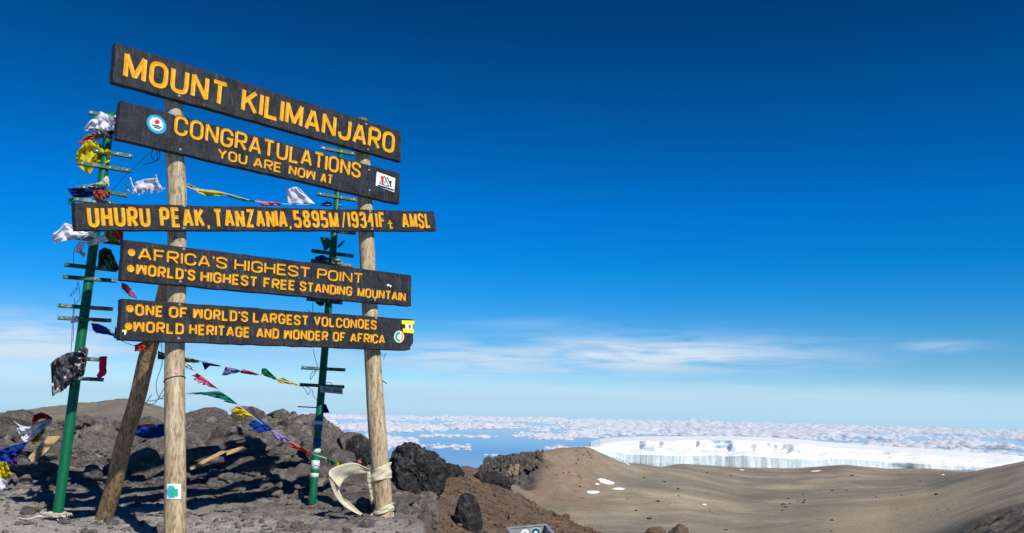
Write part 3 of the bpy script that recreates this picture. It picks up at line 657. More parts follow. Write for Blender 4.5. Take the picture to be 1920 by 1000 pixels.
# loose stones: grey gravel by the sign, cinders on the slope
def stones(name, mat, boxes, seed):
    r_ = np.random.default_rng(seed); Vs = []; Fs = []; b = 0; V0, F0 = I2
    for n, s0, s1, y0, y1, a, bsz in boxes:
        y = np.exp(r_.uniform(math.log(y0), math.log(y1), n)); x = r_.uniform(s0, s1, n) * y; z = ground_z(x, y)
        sz = a * (bsz / a) ** (r_.uniform(0, 1, n) ** 2.6)
        for i in range(n):
            v = V0 * (1 + .55 * (r_.random((len(V0), 1)) - .5)) * (r_.uniform(.7, 1.3), r_.uniform(.6, 1.1), r_.uniform(.45, .8)) * sz[i]
            t = r_.uniform(0, 6.28); c, s_ = math.cos(t), math.sin(t); v = v @ np.array([[c, s_, 0], [-s_, c, 0], [0, 0, 1]])
            Vs.append(v + (x[i], y[i], z[i] + sz[i] * .15)); Fs.append(F0 + b); b += len(V0)
    tag(mesh(name, np.concatenate(Vs), np.concatenate(Fs), mat), kind='stuff')
stones('gravel', M['rock_grey'], [(1500, -.62, -.10, 5.4, 8.2, .006, .04), (500, -.62, -.13, 8, 13, .012, .10), (160, -.62, -.2, 10, 17, .03, .16)], 3)
def rubble():
    r_ = np.random.default_rng(17); V0, F0 = I3; T = []
    for q in range(20):
        cut = np.full(len(V0), 9.0)
        for _ in range(11):
            n = r_.normal(size=3); n /= np.linalg.norm(n); dd = V0 @ n; cut = np.where(dd > .03, np.minimum(cut, r_.uniform(.5, .95) / np.maximum(dd, .03)), cut)
        T.append(V0 * (np.minimum(cut, 1.15) * (.9 + .2 * fbm(V0[:, 0] * 3 + q, V0[:, 1] * 3, V0[:, 2] * 3, o=3)))[:, None])
    Vs = []; Fs = []; b = 0
    for n, s0, s1, y0, y1, a, bs in ((1000, -.66, -.16, 8.8, 16, .03, .20), (280, -.66, -.16, 9.5, 17, .09, .36), (120, -.62, -.13, 6.2, 8.8, .015, .07), (60, -.16, -.09, 7.6, 10, .03, .14)):
        y = np.exp(r_.uniform(math.log(y0), math.log(y1), n)); x = r_.uniform(s0, s1, n) * y; z = ground_z(x, y); sz = a * (bs / a) ** (r_.random(n) ** 2.0)
        for i in range(n):
            Q = np.linalg.qr(r_.normal(size=(3, 3)))[0]; v = (T[r_.integers(0, 20)] @ Q) * (r_.uniform(.8, 1.4), r_.uniform(.7, 1.1), r_.uniform(.5, .9)) * sz[i]
            Vs.append(v + (x[i], y[i], z[i] - sz[i] * .05)); Fs.append(F0 + b); b += len(V0)
    tag(mesh('rubble', np.concatenate(Vs), np.concatenate(Fs), M['rubble']), kind='stuff')
rubble()
stones('cinders', M['rock_red'], [(1500, -.09, .22, 7.5, 13.5, .01, .07), (90, -.09, .22, 8, 14, .03, .12)], 4)
def far_stones():
    r_ = np.random.default_rng(8); Vs = []; Fs = []; b = 0; V0, F0 = I1
    pts = [(r_.uniform(960, 1800), r_.uniform(885, 998)) for _ in range(80)] + [(1465 + 48 * q + r_.normal(0, 3), 950 - 12 * q + r_.normal(0, 2)) for q in r_.random(26)] + [(r_.normal(1245, 14), r_.normal(942, 4)) for _ in range(8)]
    for px, py in pts:
        if px < 1120 and py > 900 + (px - 940) * .45: continue
        c = on_far(px, py); sz = r_.uniform(.25, 1.0) ** 3 * 1.9
        v = V0 * (1 + .5 * (r_.random((12, 1)) - .5)) * sz * (1.3, 1, .8); Vs.append(v + c); Fs.append(F0 + b); b += 12
    tag(mesh('stones', np.concatenate(Vs), np.concatenate(Fs), M['rock_dark']), kind='stuff')
far_stones()

# ------------------------------------------------------------------ lettering: every letter is a set of routed strokes
def rr_(x0, y0, x1, y1, r, ry=None, corners='abcd', n=5):
    """closed rounded rectangle starting at the middle of the right side, anticlockwise; corners a tr, b tl, c bl, d br"""
    ry = ry or r; out = [(x1, (y0 + y1) / 2)]
    for k, (cx_, cy_, a0) in enumerate(((x1, y1, 0), (x0, y1, 90), (x0, y0, 180), (x1, y0, 270))):
        sx = -1 if cx_ == x1 else 1; sy = -1 if cy_ == y1 else 1
        if 'abcd'[k] in corners:
            for t in np.linspace(0, 90, n): a = math.radians(a0 + t); out.append((cx_ + sx * r + r * math.cos(a), cy_ + sy * ry + ry * math.sin(a)))
        else: out.append((cx_, cy_))
    out.append(out[0]); return out
def sp(*p): return [tuple(q) for q in crv([np.array(v) for v in p], 4)]
_O = rr_(0, 0, 1, 1, .42, .27)
def _cut(lo, hi): return [q for q in _O[1:-1]]
_C = [(1, .70)] + _O[1:-1] + [(1, .30)]
_S = sp((1, .74), (.93, .91), (.5, 1), (.09, .92), (0, .76), (.12, .60), (.5, .5), (.88, .40), (1, .24), (.91, .08), (.5, 0), (.07, .09), (0, .26))
GL = {
    'A': (1.0, [[(0, 0), (.46, 1)], [(.54, 1), (1, 0)], [(.2, .28), (.8, .28)]]), 'C': (.92, [_C]), 'D': (.92, [[(0, .5), (0, 1)] + rr_(0, 0, 1, 1, .45, .3, 'ad')[::-1][0:0] + [q for q in [(0, 1)] + sp((.5, 1), (.88, .92), (1, .72), (1, .28), (.88, .08), (.5, 0)) + [(0, 0), (0, .5)]]]),
    'E': (.82, [[(1, 1), (0, 1), (0, 0), (1, 0)], [(0, .51), (.88, .51)]]), 'F': (.82, [[(1, 1), (0, 1), (0, 0)], [(0, .50), (.82, .50)]]), 'G': (.95, [_C + [(1, .30), (1, .46), (.55, .46)]]),
    'H': (.92, [[(0, 0), (0, 1)], [(1, 0), (1, 1)], [(0, .5), (1, .5)]]), 'I': (.0, [[(0, 0), (0, 1)]]), 'J': (.9, [[(1, 1), (1, .3)] + sp((1, .28), (.88, .07), (.5, 0), (.12, .07), (0, .3))]),
    'K': (.92, [[(0, 0), (0, 1)], [(.95, 1), (.06, .42)], [(.34, .60), (1, 0)]]), 'L': (.82, [[(0, 1), (0, 0), (1, 0)]]), 'M': (1.12, [[(0, 0), (0, 1)], [(0, 1), (.5, .04)], [(.5, .04), (1, 1)], [(1, 1), (1, 0)]]),
    'N': (.95, [[(0, 0), (0, 1)], [(0, 1), (1, 0)], [(1, 0), (1, 1)]]), 'O': (.95, [_O]), 'P': (.88, [[(0, 0), (0, 1)], [(0, 1)] + sp((.6, 1), (.9, .95), (1, .76), (.9, .52), (.6, .46)) + [(0, .46)]]),
    'R': (.92, [[(0, 0), (0, 1)], [(0, 1)] + sp((.6, 1), (.9, .95), (1, .76), (.9, .53), (.6, .47)) + [(0, .47)], [(.42, .47), (1, 0)]]), 'S': (.9, [_S]), 'T': (.95, [[(0, 1), (1, 1)], [(.5, 1), (.5, 0)]]),
    'U': (.95, [[(0, 1), (0, .3)] + sp((0, .28), (.12, .07), (.5, 0), (.88, .07), (1, .28)) + [(1, 1)]]), 'V': (.95, [[(0, 1), (.5, 0)], [(.5, 0), (1, 1)]]), 'W': (1.15, [[(0, 1), (0, 0)], [(0, 0), (.5, .96)], [(.5, .96), (1, 0)], [(1, 0), (1, 1)]]),
    'Y': (.95, [[(0, 1), (.5, .48)], [(1, 1), (.5, .48)], [(.5, .48), (.5, 0)]]), 'Z': (.9, [[(0, 1), (1, 1), (0, 0), (1, 0)]]),
    '5': (.85, [[(.9, 1), (.05, 1), (.05, .55)] + sp((.5, .56), (.9, .50), (1, .28), (.88, .06), (.5, 0), (.1, .06), (0, .2))]), '8': (.85, [sp((.5, .54), (.08, .74), (.18, .95), (.5, 1), (.82, .95), (.92, .74), (.5, .54), (.02, .26), (.14, .05), (.5, 0), (.86, .05), (.98, .26), (.5, .54))]),
    '9': (.85, [sp((1, .62), (.82, .50), (.5, .46), (.1, .55), (0, .75), (.12, .94), (.5, 1), (.88, .94), (1, .72), (1, .3), (.88, .06), (.5, 0), (.1, .07), (.02, .22))]), '3': (.85, [sp((0, .82), (.12, .95), (.5, 1), (.86, .95), (.95, .76), (.82, .57), (.4, .53), (.84, .50), (1, .26), (.88, .06), (.5, 0), (.1, .06), (0, .2))]),
    '4': (.85, [[(.7, 1), (0, .42), (1, .42)], [(.7, 1), (.7, 0)]]), '1': (.22, [[(0, .9), (.8, 1)], [(.8, 1), (.8, 0)]]), '/': (.6, [[(0, 0), (1, 1)]]), 't': (.55, [[(.42, .50), (.42, -.02), (1, -.02)], [(0, .30), (.95, .30)]]),
    ',': (.06, [[(.8, .08), (.8, .02), (.2, -.12)]]), "'": (.06, [[(.8, 1.04), (.8, .92), (.3, .84)]]),
}
def lettering(board, quad, words, T0, bullet=None):
    tl, tr, br, bl = [S(*q) for q in quad]
    mb = MB(); k = [0]; T = T0; Tw = [T0]
    hm = (np.linalg.norm(tl - bl) + np.linalg.norm(tr - br)) / 2
    wm = np.linalg.norm((tl + bl) / 2 - (tr + br) / 2)
    def at(u, v): return (bl * (1 - u) + br * u) * (1 - v) + (tl * (1 - u) + tr * u) * v
    c0 = (tl + bl) / 2; dx = ((tr + br) / 2 - c0); dl = dx.dot(dx)
    my = lambda x: np.interp(x, [(quad[0][0] + quad[3][0]) / 2, (quad[1][0] + quad[2][0]) / 2], [(quad[0][1] + quad[3][1]) / 2, (quad[1][1] + quad[2][1]) / 2])
    ustart = lambda x: (S(x, my(x)) - c0).dot(dx) / dl
    def stroke(pts):
        w = Tw[0] * hm / 2; pts = [np.asarray(p, float) for p in pts]
        q = [pts[0]]
        for p in pts[1:]:
            if np.linalg.norm(p - q[-1]) > 1e-5: q.append(p)
        pts = q; n = len(pts); closed = np.linalg.norm(pts[0] - pts[-1]) < 1e-4
        if closed: pts = pts[:-1]; n -= 1
        e = .0004 * (k[0] % 5); k[0] += 1
        prof = [(-1.0, .0), (-1.0, .002), (-.84, .0042), (-.10, .0008), (.10, .0008), (.84, .0042), (1.0, .002), (1.0, .0)]
        V = []
        for i in range(n):
            a = pts[(i - 1) % n] if (closed or i > 0) else pts[i]; c = pts[(i + 1) % n] if (closed or i < n - 1) else pts[i]
            t1 = pts[i] - a; t2 = c - pts[i]
            if np.linalg.norm(t1) < 1e-9: t1 = t2
            if np.linalg.norm(t2) < 1e-9: t2 = t1
            t1 = t1 / np.linalg.norm(t1); t2 = t2 / np.linalg.norm(t2); t = t1 + t2; t /= np.linalg.norm(t) + 1e-9
            s_ = np.cross(NS, t); m = min(1.6, 1 / max(.4, abs(t.dot(t1))))
            for (a_, h_) in prof: V.append(pts[i] + s_ * a_ * w * m + NS * (h_ + e))
        Fc = []; p = len(prof)
        for i in range(n if closed else n - 1):
            j = (i + 1) % n
            for q_ in range(p - 1): Fc.append((i * p + q_, j * p + q_, j * p + q_ + 1, i * p + q_ + 1))
        if not closed: Fc.append(tuple(range(p))[::-1]); Fc.append(tuple((n - 1) * p + q_ for q_ in range(p)))
        mb.add(V, Fc)
    def flush():
        if mb.V: mb.build('lettering', M['letter'], board); mb.V, mb.F, mb.M = [], [], []
    for word, xa, xb in words:
        T = .82 * T0 * {'t': .58, '/': .55, ',': .6}  .get(word, 1); Tw[0] = T; tx = T * hm / wm
        ua, ub = ustart(xa), ustart(xb)
        gap = .16 if len(word) > 1 else 0
        def gw(ch): return GL[ch][0] + T
        tot = sum(gw(c) for c in word) + gap * (len(word) - 1); f = (ub - ua) / tot; u = ua
        fx = f * tot and f
        if word not in (',', '/', 't'): flush()
        for ch in word:
            w_, strokes = GL[ch]
            wf = gw(ch) * f; inner = max(wf - tx, .02 * wf) if w_ > 0 else 0
            jx, jy = rng.normal(0, .004), rng.normal(0, .012)
            for st in strokes:
                pp = []
                for (gx, gy) in st:
                    uu = u + (wf - inner) / 2 + gx * inner; vv = T / 2 + gy * (1 - T) + jy
                    pp.append(at(uu, vv))
                stroke(pp)
            u += wf + gap * f
    flush()
    if bullet:
        c = S(*bullet); r = .0255
        V = [c + NS * .001]; 
        for rr, h in ((.6, .002), (.88, .0062), (1.0, .005), (1.0, .0)):
            for i in range(20): a = i * math.pi / 10; V.append(c + NS * h + r * rr * (math.cos(a) * D1 + math.sin(a) * D2))
        Fc = [(0, 1 + i, 1 + (i + 1) % 20) for i in range(20)]
        for q in range(3): Fc += [(1 + q * 20 + i, 21 + q * 20 + i, 21 + q * 20 + (i + 1) % 20, 1 + q * 20 + (i + 1) % 20) for i in range(20)]
        mb.add(V, Fc); mb.build('bullet', M['letter'], board)

# ------------------------------------------------------------------ the summit sign
TH = .052
base = S(329, 1025); base[2] = float(ground_z(base[0], base[1]))
sign = empty('summit_sign', base, 'tall wooden summit sign of five black boards with yellow carved letters on two posts', 'sign')
def board(quad, label, seed, clip=None):
    c = [S(*q) for q in quad]; nu, nv = 60, 10
    def pt(u, v): return (c[3] * (1 - u) + c[2] * u) * (1 - v) + (c[0] * (1 - u) + c[1] * u) * v
    us = np.linspace(0, 1, nu); vs = np.linspace(0, 1, nv); V = []
    for off in (0, -TH):
        for u in us:
            for v in vs:
                p = pt(u, v); e = 0
                if v in (0, 1): e = .006 * (float(vnoise(np.array([u * 34.]), np.array([seed + v * 7.]), s=2)[0]) - .5)
                x = .006 * (float(vnoise(np.array([v * 9.]), np.array([seed + u * 9.]), s=3)[0]) - .5) if u in (0, 1) else 0
                if clip and u > .99 and v < .12: x -= clip
                V.append(p + NS * off + D2 * e + D1 * x)
    Fc = []
    for k in (0, 1):
        b = k * nu * nv
        for i in range(nu - 1):
            for j in range(nv - 1):
                f = (b + i * nv + j, b + (i + 1) * nv + j, b + (i + 1) * nv + j + 1, b + i * nv + j + 1); Fc.append(f if k == 0 else f[::-1])
    b = nu * nv
    for i in range(nu - 1):
        Fc.append((i * nv, b + i * nv, b + (i + 1) * nv, (i + 1) * nv)); j = nv - 1; Fc.append((i * nv + j, (i + 1) * nv + j, b + (i + 1) * nv + j, b + i * nv + j))
    for j in range(nv - 1):
        Fc.append((j, j + 1, b + j + 1, b + j)); i = (nu - 1) * nv; Fc.append((i + j, b + i + j, b + i + j + 1, i + j + 1))
    o = mesh('board', V, Fc, M['board'], sign); o['label'] = label; return o
def bolt(par, px, py):
    c = S(px, py); mb = MB(); mb.tube([c - NS * .002, c + NS * .004, c + NS * .007], [.010, .010, .006], 10); mb.build('bolt', M['steel'], par)
def sticker(par, layers, surf=S, dn=NS):
    mb = MB(); mats = []
    for k, (m, pts) in enumerate(layers):
        if m not in mats: mats.append(m)
        off = dn * (.0012 + .0007 * k); V = [surf(*p) + off for p in pts]; n = len(V)
        V2 = V + [v - dn * .0011 for v in V]
        mb.add(V2, [tuple(range(n))[::1]] + [(i, n + i, n + (i + 1) % n, (i + 1) % n) for i in range(n)], mats.index(m))
    return mb.build('sticker', [M[m] for m in mats], par)
def disc(cx_, cy_, rx, ry, sh=0, n=24, a0=0, a1=360): return [(cx_ + rx * math.cos(math.radians(t)), cy_ - ry * math.sin(math.radians(t)) + sh * rx * math.cos(math.radians(t))) for t in np.linspace(a0, a1, n, endpoint=(a1 - a0) < 360)]
def seg(x0, y0, x1, y1, w):
    L_ = math.hypot(x1 - x0, y1 - y0); nx, ny = -(y1 - y0) / L_ * w / 2, (x1 - x0) / L_ * w / 2
    return [(x0 + nx, y0 + ny), (x1 + nx, y1 + ny), (x1 - nx, y1 - ny), (x0 - nx, y0 - ny)]

b1 = board([(216.5, 80), (752, 246.7), (751.5, 302.5), (211.5, 153.5)], 'top board with the mountain name in large letters', 1)
lettering(b1, [(236, 97.8), (741, 251), (738, 289.5), (231.8, 147.3)], [('MOUNT', 232, 427), ('KILIMANJARO', 453, 739.5)], .20)
for q in ((335.5, 180), (686.5, 233.5), (690, 281)): bolt(b1, *q)
b2 = board([(226.8, 188.7), (749.5, 324.8), (749.5, 382.5), (218.3, 259.5)], 'second board, congratulations, with a round and a square sticker', 2)
lettering(b2, [(329, 215.9), (677, 306.9), (675, 335.7), (326, 252.5)], [('CONGRATULATIONS', 326.7, 676)], .19)
lettering(b2, [(408, 277.8), (624, 328.9), (622, 347), (407, 297.5)], [('YOU', 407.8, 463), ('ARE', 474.7, 527.5), ('NOW', 541, 590.5), ('AT', 600.8, 623.7)], .23)
for q in ((329, 217), (692, 319.5), (693, 357.5), (338, 281)): bolt(b2, *q)
leaf = [(296.5, 236), (295, 233), (290.5, 233), (291, 231), (288.5, 228), (291, 227.2), (290.8, 224.5), (293.3, 225.8), (295, 222.5), (296.6, 226.5), (299.2, 226.2), (298.6, 229), (300.2, 231), (297.2, 232)]
sticker(b2, [('s_blue', disc(293.2, 233.3, 18.4, 17.2, .26)), ('s_white', disc(293, 233, 13, 12.2, .26)), ('s_red', leaf), ('s_blue', [(289.5, 233.8), (299, 236), (299, 237.6), (289.5, 235.4)]), ('s_black', seg(284, 234.2, 302.5, 239.8, 1.6)), ('s_black', seg(287.5, 238.2, 299.5, 241.9, 1.5))])
sticker(b2, [('s_white', [(706.5, 322.2), (741, 334.6), (739, 360.8), (704.3, 348)]), ('s_black', seg(711.5, 344, 721, 330.5, 1.5)), ('s_black', seg(720.5, 330.5, 728.5, 350, 1.5)), ('s_black', seg(711, 344.2, 728.5, 350.2, 1.3)), ('s_black', seg(719, 345.5, 725.5, 333, 1.2)), ('s_black', seg(725.5, 332.5, 733.5, 351, 1.2)), ('s_red', disc(715.8, 333, 2.6, 2.5)), ('s_red', [(715.3, 335), (719, 336), (718.2, 344), (715.2, 345)]), ('s_black', disc(731.5, 341.5, 2.3, 2)), ('s_black', seg(731.8, 343, 731, 349.5, 2)), ('s_black', seg(707.5, 347.6, 737.5, 356.8, 1.9))])
b3 = board([(139.8, 380), (813.6, 396.6), (819.2, 433), (143.2, 431.3)], 'long middle board with the peak name and the height', 3)
lettering(b3, [(161, 386), (805, 400), (808.5, 429), (164.5, 426.3)], [('UHURU', 163.3, 281.5), ('PEAK', 298.8, 383), (',', 387, 391), ('TANZANIA', 399.5, 538), (',', 541, 544), ('5895M', 549.8, 634), ('/', 639.5, 648), ('19341F', 651, 722), ('t', 725.5, 736), ('AMSL', 753, 806.5)], .22)
for q in ((345.5, 387), (344.5, 428.3), (694, 397), (698, 430)): bolt(b3, *q)
b4 = board([(233, 449.4), (771, 516), (770.8, 574), (227.8, 524.8)], 'fourth board, two lines on the highest point and mountain', 4)
lettering(b4, [(258.5, 463.7), (681, 513.2), (680, 533.3), (258, 487.8)], [("AFRICA'S", 258.2, 425.2), ('HIGHEST', 439, 581.4), ('POINT', 594.2, 680.2)], .21, (246.2, 474.2))
lettering(b4, [(255.5, 494.5), (761, 548.6), (760, 566.2), (254.5, 516.6)], [("WORLD'S", 254.8, 365.8), ('HIGHEST', 375.4, 482.5), ('FREE', 493.6, 553.3), ('STANDING', 561.4, 659.8), ('MOUNTAIN', 669.7, 760.2)], .25, (244.4, 504.2))
for q in ((344.5, 467.5), (338, 528.5), (703, 563)): bolt(b4, *q)
sticker(b4, [('s_white', [(725, 534), (728, 532.5), (730.5, 534.5), (734.5, 536), (732, 539.5), (729.5, 536), (726, 537)])])
b5 = board([(228.8, 560.2), (776.2, 599), (773.5, 657), (225, 637.2)], 'lowest board, two lines, with yellow and round stickers at its right end', 5, clip=.03)
lettering(b5, [(252.8, 570), (706, 600.6), (705.5, 619.2), (252.3, 592.1)], [('ONE', 252.8, 305.6), ('OF', 316.4, 351.8), ("WORLD'S", 361.6, 464.8), ('LARGEST', 473.8, 578.2), ('VOLCONOES', 587.8, 705.8)], .25, (243.2, 579.4))
lettering(b5, [(250, 601.6), (721.8, 627.4), (721, 645.4), (249.5, 623.6)], [('WORLD', 249.6, 344.3), ('HERITAGE', 354.2, 468.4), ('AND', 480.2, 522.6), ('WONDER', 531.8, 614.6), ('OF', 623.4, 647.6), ('AFRICA', 656.2, 721.4)], .25, (240.6, 612.6))
for q in ((337, 571.5), (335, 635), (705, 597)): bolt(b5, *q)
sticker(b5, [('s_yellow', [(753, 601), (777, 601.5), (776.6, 608), (774, 608.3), (774, 617), (775.6, 618), (775.2, 625.5), (756, 623.5), (755, 616.5), (760, 616.3), (759.5, 608.6), (753.5, 607.8)]), ('s_white', [(762, 607.8), (772.5, 608.5), (772, 618.5), (762, 617.5)]), ('s_grey', disc(768, 612.5, 3, 4.4)), ('s_black', disc(768, 612.6, 1.4, 2.6))])
sticker(b5, [('s_white', disc(748.2, 631.7, 9.4, 11.2)), ('s_green', disc(748, 631.7, 7.6, 9.4, 0, 20, 75, 290)), ('s_orange', disc(748.6, 631.7, 7.6, 9.4, 0, 16, -65, 70)), ('s_white', disc(748.8, 632.3, 4.2, 5.2))])
sticker(b5, [('s_yellow', [(228.5, 619), (238, 618), (237.8, 621), (229, 622.5)]), ('s_white', [(232, 622), (236, 621.4), (235.5, 628), (233.6, 628.6)]), ('s_green', [(236, 621.2), (238.4, 621), (237.4, 625), (235.9, 626)])])

def post(pts, par, mat, name='post', dr=None):
    mb = MB(); cs = []; rs = []
    yy = np.array([p[1] for p in pts], float); ys = np.linspace(yy[0], yy[-1], 46)
    for y in ys:
        x = np.interp(y, yy, [p[0] for p in pts]); w = np.interp(y, yy, [p[2] for p in pts])
        d = depth_of(S(x, y)); r = .5 * w / F * d; c = S(x, y, -(TH + .006 + r)); cs.append(c); rs.append(r * (1 + .03 * (rng.random() - .5)))
    cs = np.array(cs); ker = np.array([1, 2, 1]) / 4
    for _ in range(2): cs[1:-1] = .25 * cs[:-2] + .5 * cs[1:-1] + .25 * cs[2:]
    seg_ = 28; V = []
    for i, (c, r) in enumerate(zip(cs, rs)):
        for k in range(seg_):
            a = 2 * math.pi * k / seg_; q = r * (1 + .05 * (vnoise(np.array([k * 1.1]), np.array([i * .13]), s=6)[0] - .5))
            V.append(c + q * (math.cos(a) * D1 + math.sin(a) * NS))
    n = len(cs); Fc = [(i * seg_ + k, i * seg_ + (k + 1) % seg_, (i + 1) * seg_ + (k + 1) % seg_, (i + 1) * seg_ + k) for i in range(n - 1) for k in range(seg_)]
    Fc += [tuple(range(seg_)), tuple((n - 1) * seg_ + k for k in range(seg_))[::-1]]
    o = mesh(name, V, Fc, mat, par, smooth=True); return o, cs, rs
LP, lc, lr = post([(326, 140, 33), (326, 200, 33), (326, 290, 34), (331, 330, 34.5), (333, 370, 34.5), (331.7, 440, 34), (331, 545, 35), (327.5, 650, 36), (327, 700, 37), (328.5, 870, 39), (328, 1000, 40.5), (328, 1060, 41)], sign, M['post'])
LP['label'] = 'left-hand post, pale weathered wood with a round blue green sticker'
RP, rc, rr2 = post([(676, 225, 28), (680, 300, 28), (684.5, 385, 29), (687, 445, 29.5), (689.8, 500, 30), (693.5, 580, 30), (698, 660, 31), (706.5, 800, 34), (715.5, 900, 34.5), (720.5, 968, 34), (722, 990, 34)], sign, M['post'])
RP['label'] = 'right-hand post with a cream scarf tied round its foot'
# stickers on the left post follow its front
def on_post(cs, rs):
    def f(px, py):
        r = ray(px, py); best = None
        # walk along the ray until it enters the post
        for t in np.linspace(5.4, 6.6, 900):
            p = CAM + r * t; d = np.linalg.norm(cs - p, axis=1); i = np.argmin(d)
            a = cs[min(i + 1, len(cs) - 1)] - cs[max(i - 1, 0)]; a /= np.linalg.norm(a); q = p - cs[i]; q = q - q.dot(a) * a
            if np.linalg.norm(q) < rs[i] * 1.02: return p
        return p
    return f
fp = on_post(lc, lr); dn = -ray(325, 921); dn /= np.linalg.norm(dn)
def post_patch(mat_layers):
    mb = MB(); mats = []
    for k, (m, x0, x1, y0, y1, test) in enumerate(mat_layers):
        if m not in mats: mats.append(m)
        nx, ny_ = 10, 8; V = [fp(x, y) + dn * (.003 + .0012 * k) for x in np.linspace(x0, x1, nx) for y in np.linspace(y0, y1, ny_)]
        Fc = []
        for i in range(nx - 1):
            for j in range(ny_ - 1):
                xm = (i + .5) / (nx - 1) * 2 - 1; ym = (j + .5) / (ny_ - 1) * 2 - 1
                if test is None or test(xm, ym): Fc.append((i * ny_ + j, i * ny_ + j + 1, (i + 1) * ny_ + j + 1, (i + 1) * ny_ + j))
        mb.add(V, Fc, mats.index(m))
    return mb.build('sticker', [M[m] for m in mats], LP)
post_patch([('s_white', 312.5, 339.5, 907.5, 936, None), ('s_cyan', 312.5, 330, 911, 934, lambda x, y: x * x + y * y < 1.05), ('s_green', 319, 338, 914, 934, lambda x, y: (x + .2) ** 2 + y * y < .75 and x < .9)])
post_patch([('s_pink', 327.5, 335, 692.5, 701, lambda x, y: abs(x) + abs(y) < 1.3)])
mb = MB()
for y, dx in ((712, 0),):
    i = int(np.argmin([abs((R.T @ (c - CAM))[1] / (R.T @ (c - CAM))[2] * F + 500 - y) for c in lc])) ; a = np.linspace(0, 2 * math.pi, 24)
    mb.tube([lc[i] + (lr[i] * 1.05) * (math.cos(t) * D1 + math.sin(t) * NS) + D2 * (.02 * math.sin(t + dx)) for t in a], .003, 5)
mb.build('wire', M['wire'], LP)
mb = MB(); i = 18
mb.tube([rc[24] + (rr2[24] * 1.06) * (math.cos(t) * D1 + math.sin(t) * NS) + D2 * (.02 * math.sin(t)) for t in np.linspace(0, 6.28, 24)], .003, 5)
mb.build('wire', M['wire'], RP); mb = MB(); mb.tube(crv([S(713, 660, -.08), S(719, 668, -.05), S(724, 662, -.05), S(718, 676, -.06)], 5), .002, 5)
mb.build('wire', M['wire'], RP)
mb = MB(); mb.tube([S(708, 707, -.12), S(725, 720, -.02)], .004, 6); mb.build('nail', M['wire'], RP)
# diagonal brace
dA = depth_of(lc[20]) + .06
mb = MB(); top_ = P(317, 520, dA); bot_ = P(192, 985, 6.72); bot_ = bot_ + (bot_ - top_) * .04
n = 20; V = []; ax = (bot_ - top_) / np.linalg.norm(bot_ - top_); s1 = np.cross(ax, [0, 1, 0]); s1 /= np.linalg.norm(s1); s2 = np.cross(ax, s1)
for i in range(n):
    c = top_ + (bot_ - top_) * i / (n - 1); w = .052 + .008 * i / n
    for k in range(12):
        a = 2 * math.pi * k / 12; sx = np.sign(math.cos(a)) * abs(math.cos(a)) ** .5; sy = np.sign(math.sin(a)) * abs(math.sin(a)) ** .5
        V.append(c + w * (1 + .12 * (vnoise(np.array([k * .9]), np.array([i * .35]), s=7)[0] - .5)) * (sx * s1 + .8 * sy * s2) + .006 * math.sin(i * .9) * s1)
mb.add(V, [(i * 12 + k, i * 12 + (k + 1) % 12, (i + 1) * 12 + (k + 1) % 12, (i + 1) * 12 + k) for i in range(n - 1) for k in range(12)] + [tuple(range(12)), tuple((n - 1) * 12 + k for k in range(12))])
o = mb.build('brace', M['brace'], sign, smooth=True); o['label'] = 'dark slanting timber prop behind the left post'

# ------------------------------------------------------------------ green masts with crossbars
def mast(label, xt, yt, dt, xb, yb, db, w_top, w_bot, bars, extra=None):
    a = P(xt, yt, dt); b = P(xb, yb, db); root = empty('green_mast', b, label, 'mast', 'green masts with crossbars behind the sign')
    b2_ = b + (b - a) * .03
    mb = MB(); n = 16; mb.tube([a + (b2_ - a) * i / (n - 1) for i in range(n)], [.5 / F * (w_top * dt + (w_bot * db - w_top * dt) * i / (n - 1)) for i in range(n)], 20)
    pole = mb.build('pole', M['green'], root, smooth=True)
    for (x0, y0, x1, y1, hh) in bars:
        yc = (y0 + y1) / 2; t = (yc - yt) / (yb - yt); xc = xt + (xb - xt) * t; d = dt + (db - dt) * t * dt / (db - t * (db - dt)) - .045
        p0 = P(x0, y0, d * (1 + .45 * (x0 - xc) / F)); p1 = P(x1, y1, d * (1 + .45 * (x1 - xc) / F))
        ax = p1 - p0; L_ = np.linalg.norm(ax); ax /= L_; upv = (a - b) / np.linalg.norm(a - b); upv = upv - upv.dot(ax) * ax; upv /= np.linalg.norm(upv); nn = np.cross(ax, upv)
        mb = MB(); h = .8 * hh / F * d / 2; c = (p0 + p1) / 2
        mb.box(c, ax * L_ / 2, upv * h, nn * .004); 
        mb.box(c - upv * (h - .003) - nn * .0 + (nn if nn.dot(CAM - c) < 0 else -nn) * .016, ax * L_ / 2 * .998, upv * .003, nn * .0125)
        br = mb.build('crossbar', M['bar'], root)
        fnn = nn if nn.dot(CAM - c) > 0 else -nn
        for k in (-.42, .1, .42):
            q = c + ax * L_ * k; mb = MB(); mb.tube([q + fnn * .003, q + fnn * .008], [.007, .006], 8); mb.build('bolt', M['steel'], br)
    return root, pole
LD_T, LD_B = 7.4, 6.5
lbars = [(166.7, 210.4, 220, 219.5, 8), (175.8, 282, 249, 293, 8), (146, 305, 245.5, 320, 8), (150, 350, 239.5, 366.5, 8), (139.4, 373, 212, 381, 8), (143, 445, 230, 457, 8), (120.5, 496, 219.5, 506.5, 8), (117.5, 518.5, 218, 526.6, 8), (108.5, 572.5, 212, 579.4, 8), (108, 595.6, 209, 601, 8), (129.5, 671.5, 200, 675, 8), (125, 708.4, 194.6, 712, 8)]
lm, lpole = mast('green steel mast left of the sign, hung with scarves and prayer flags', 208.5, 212, LD_T, 105.5, 985, LD_B, 16, 19, lbars)
RD_T, RD_B = 9.0, 7.75
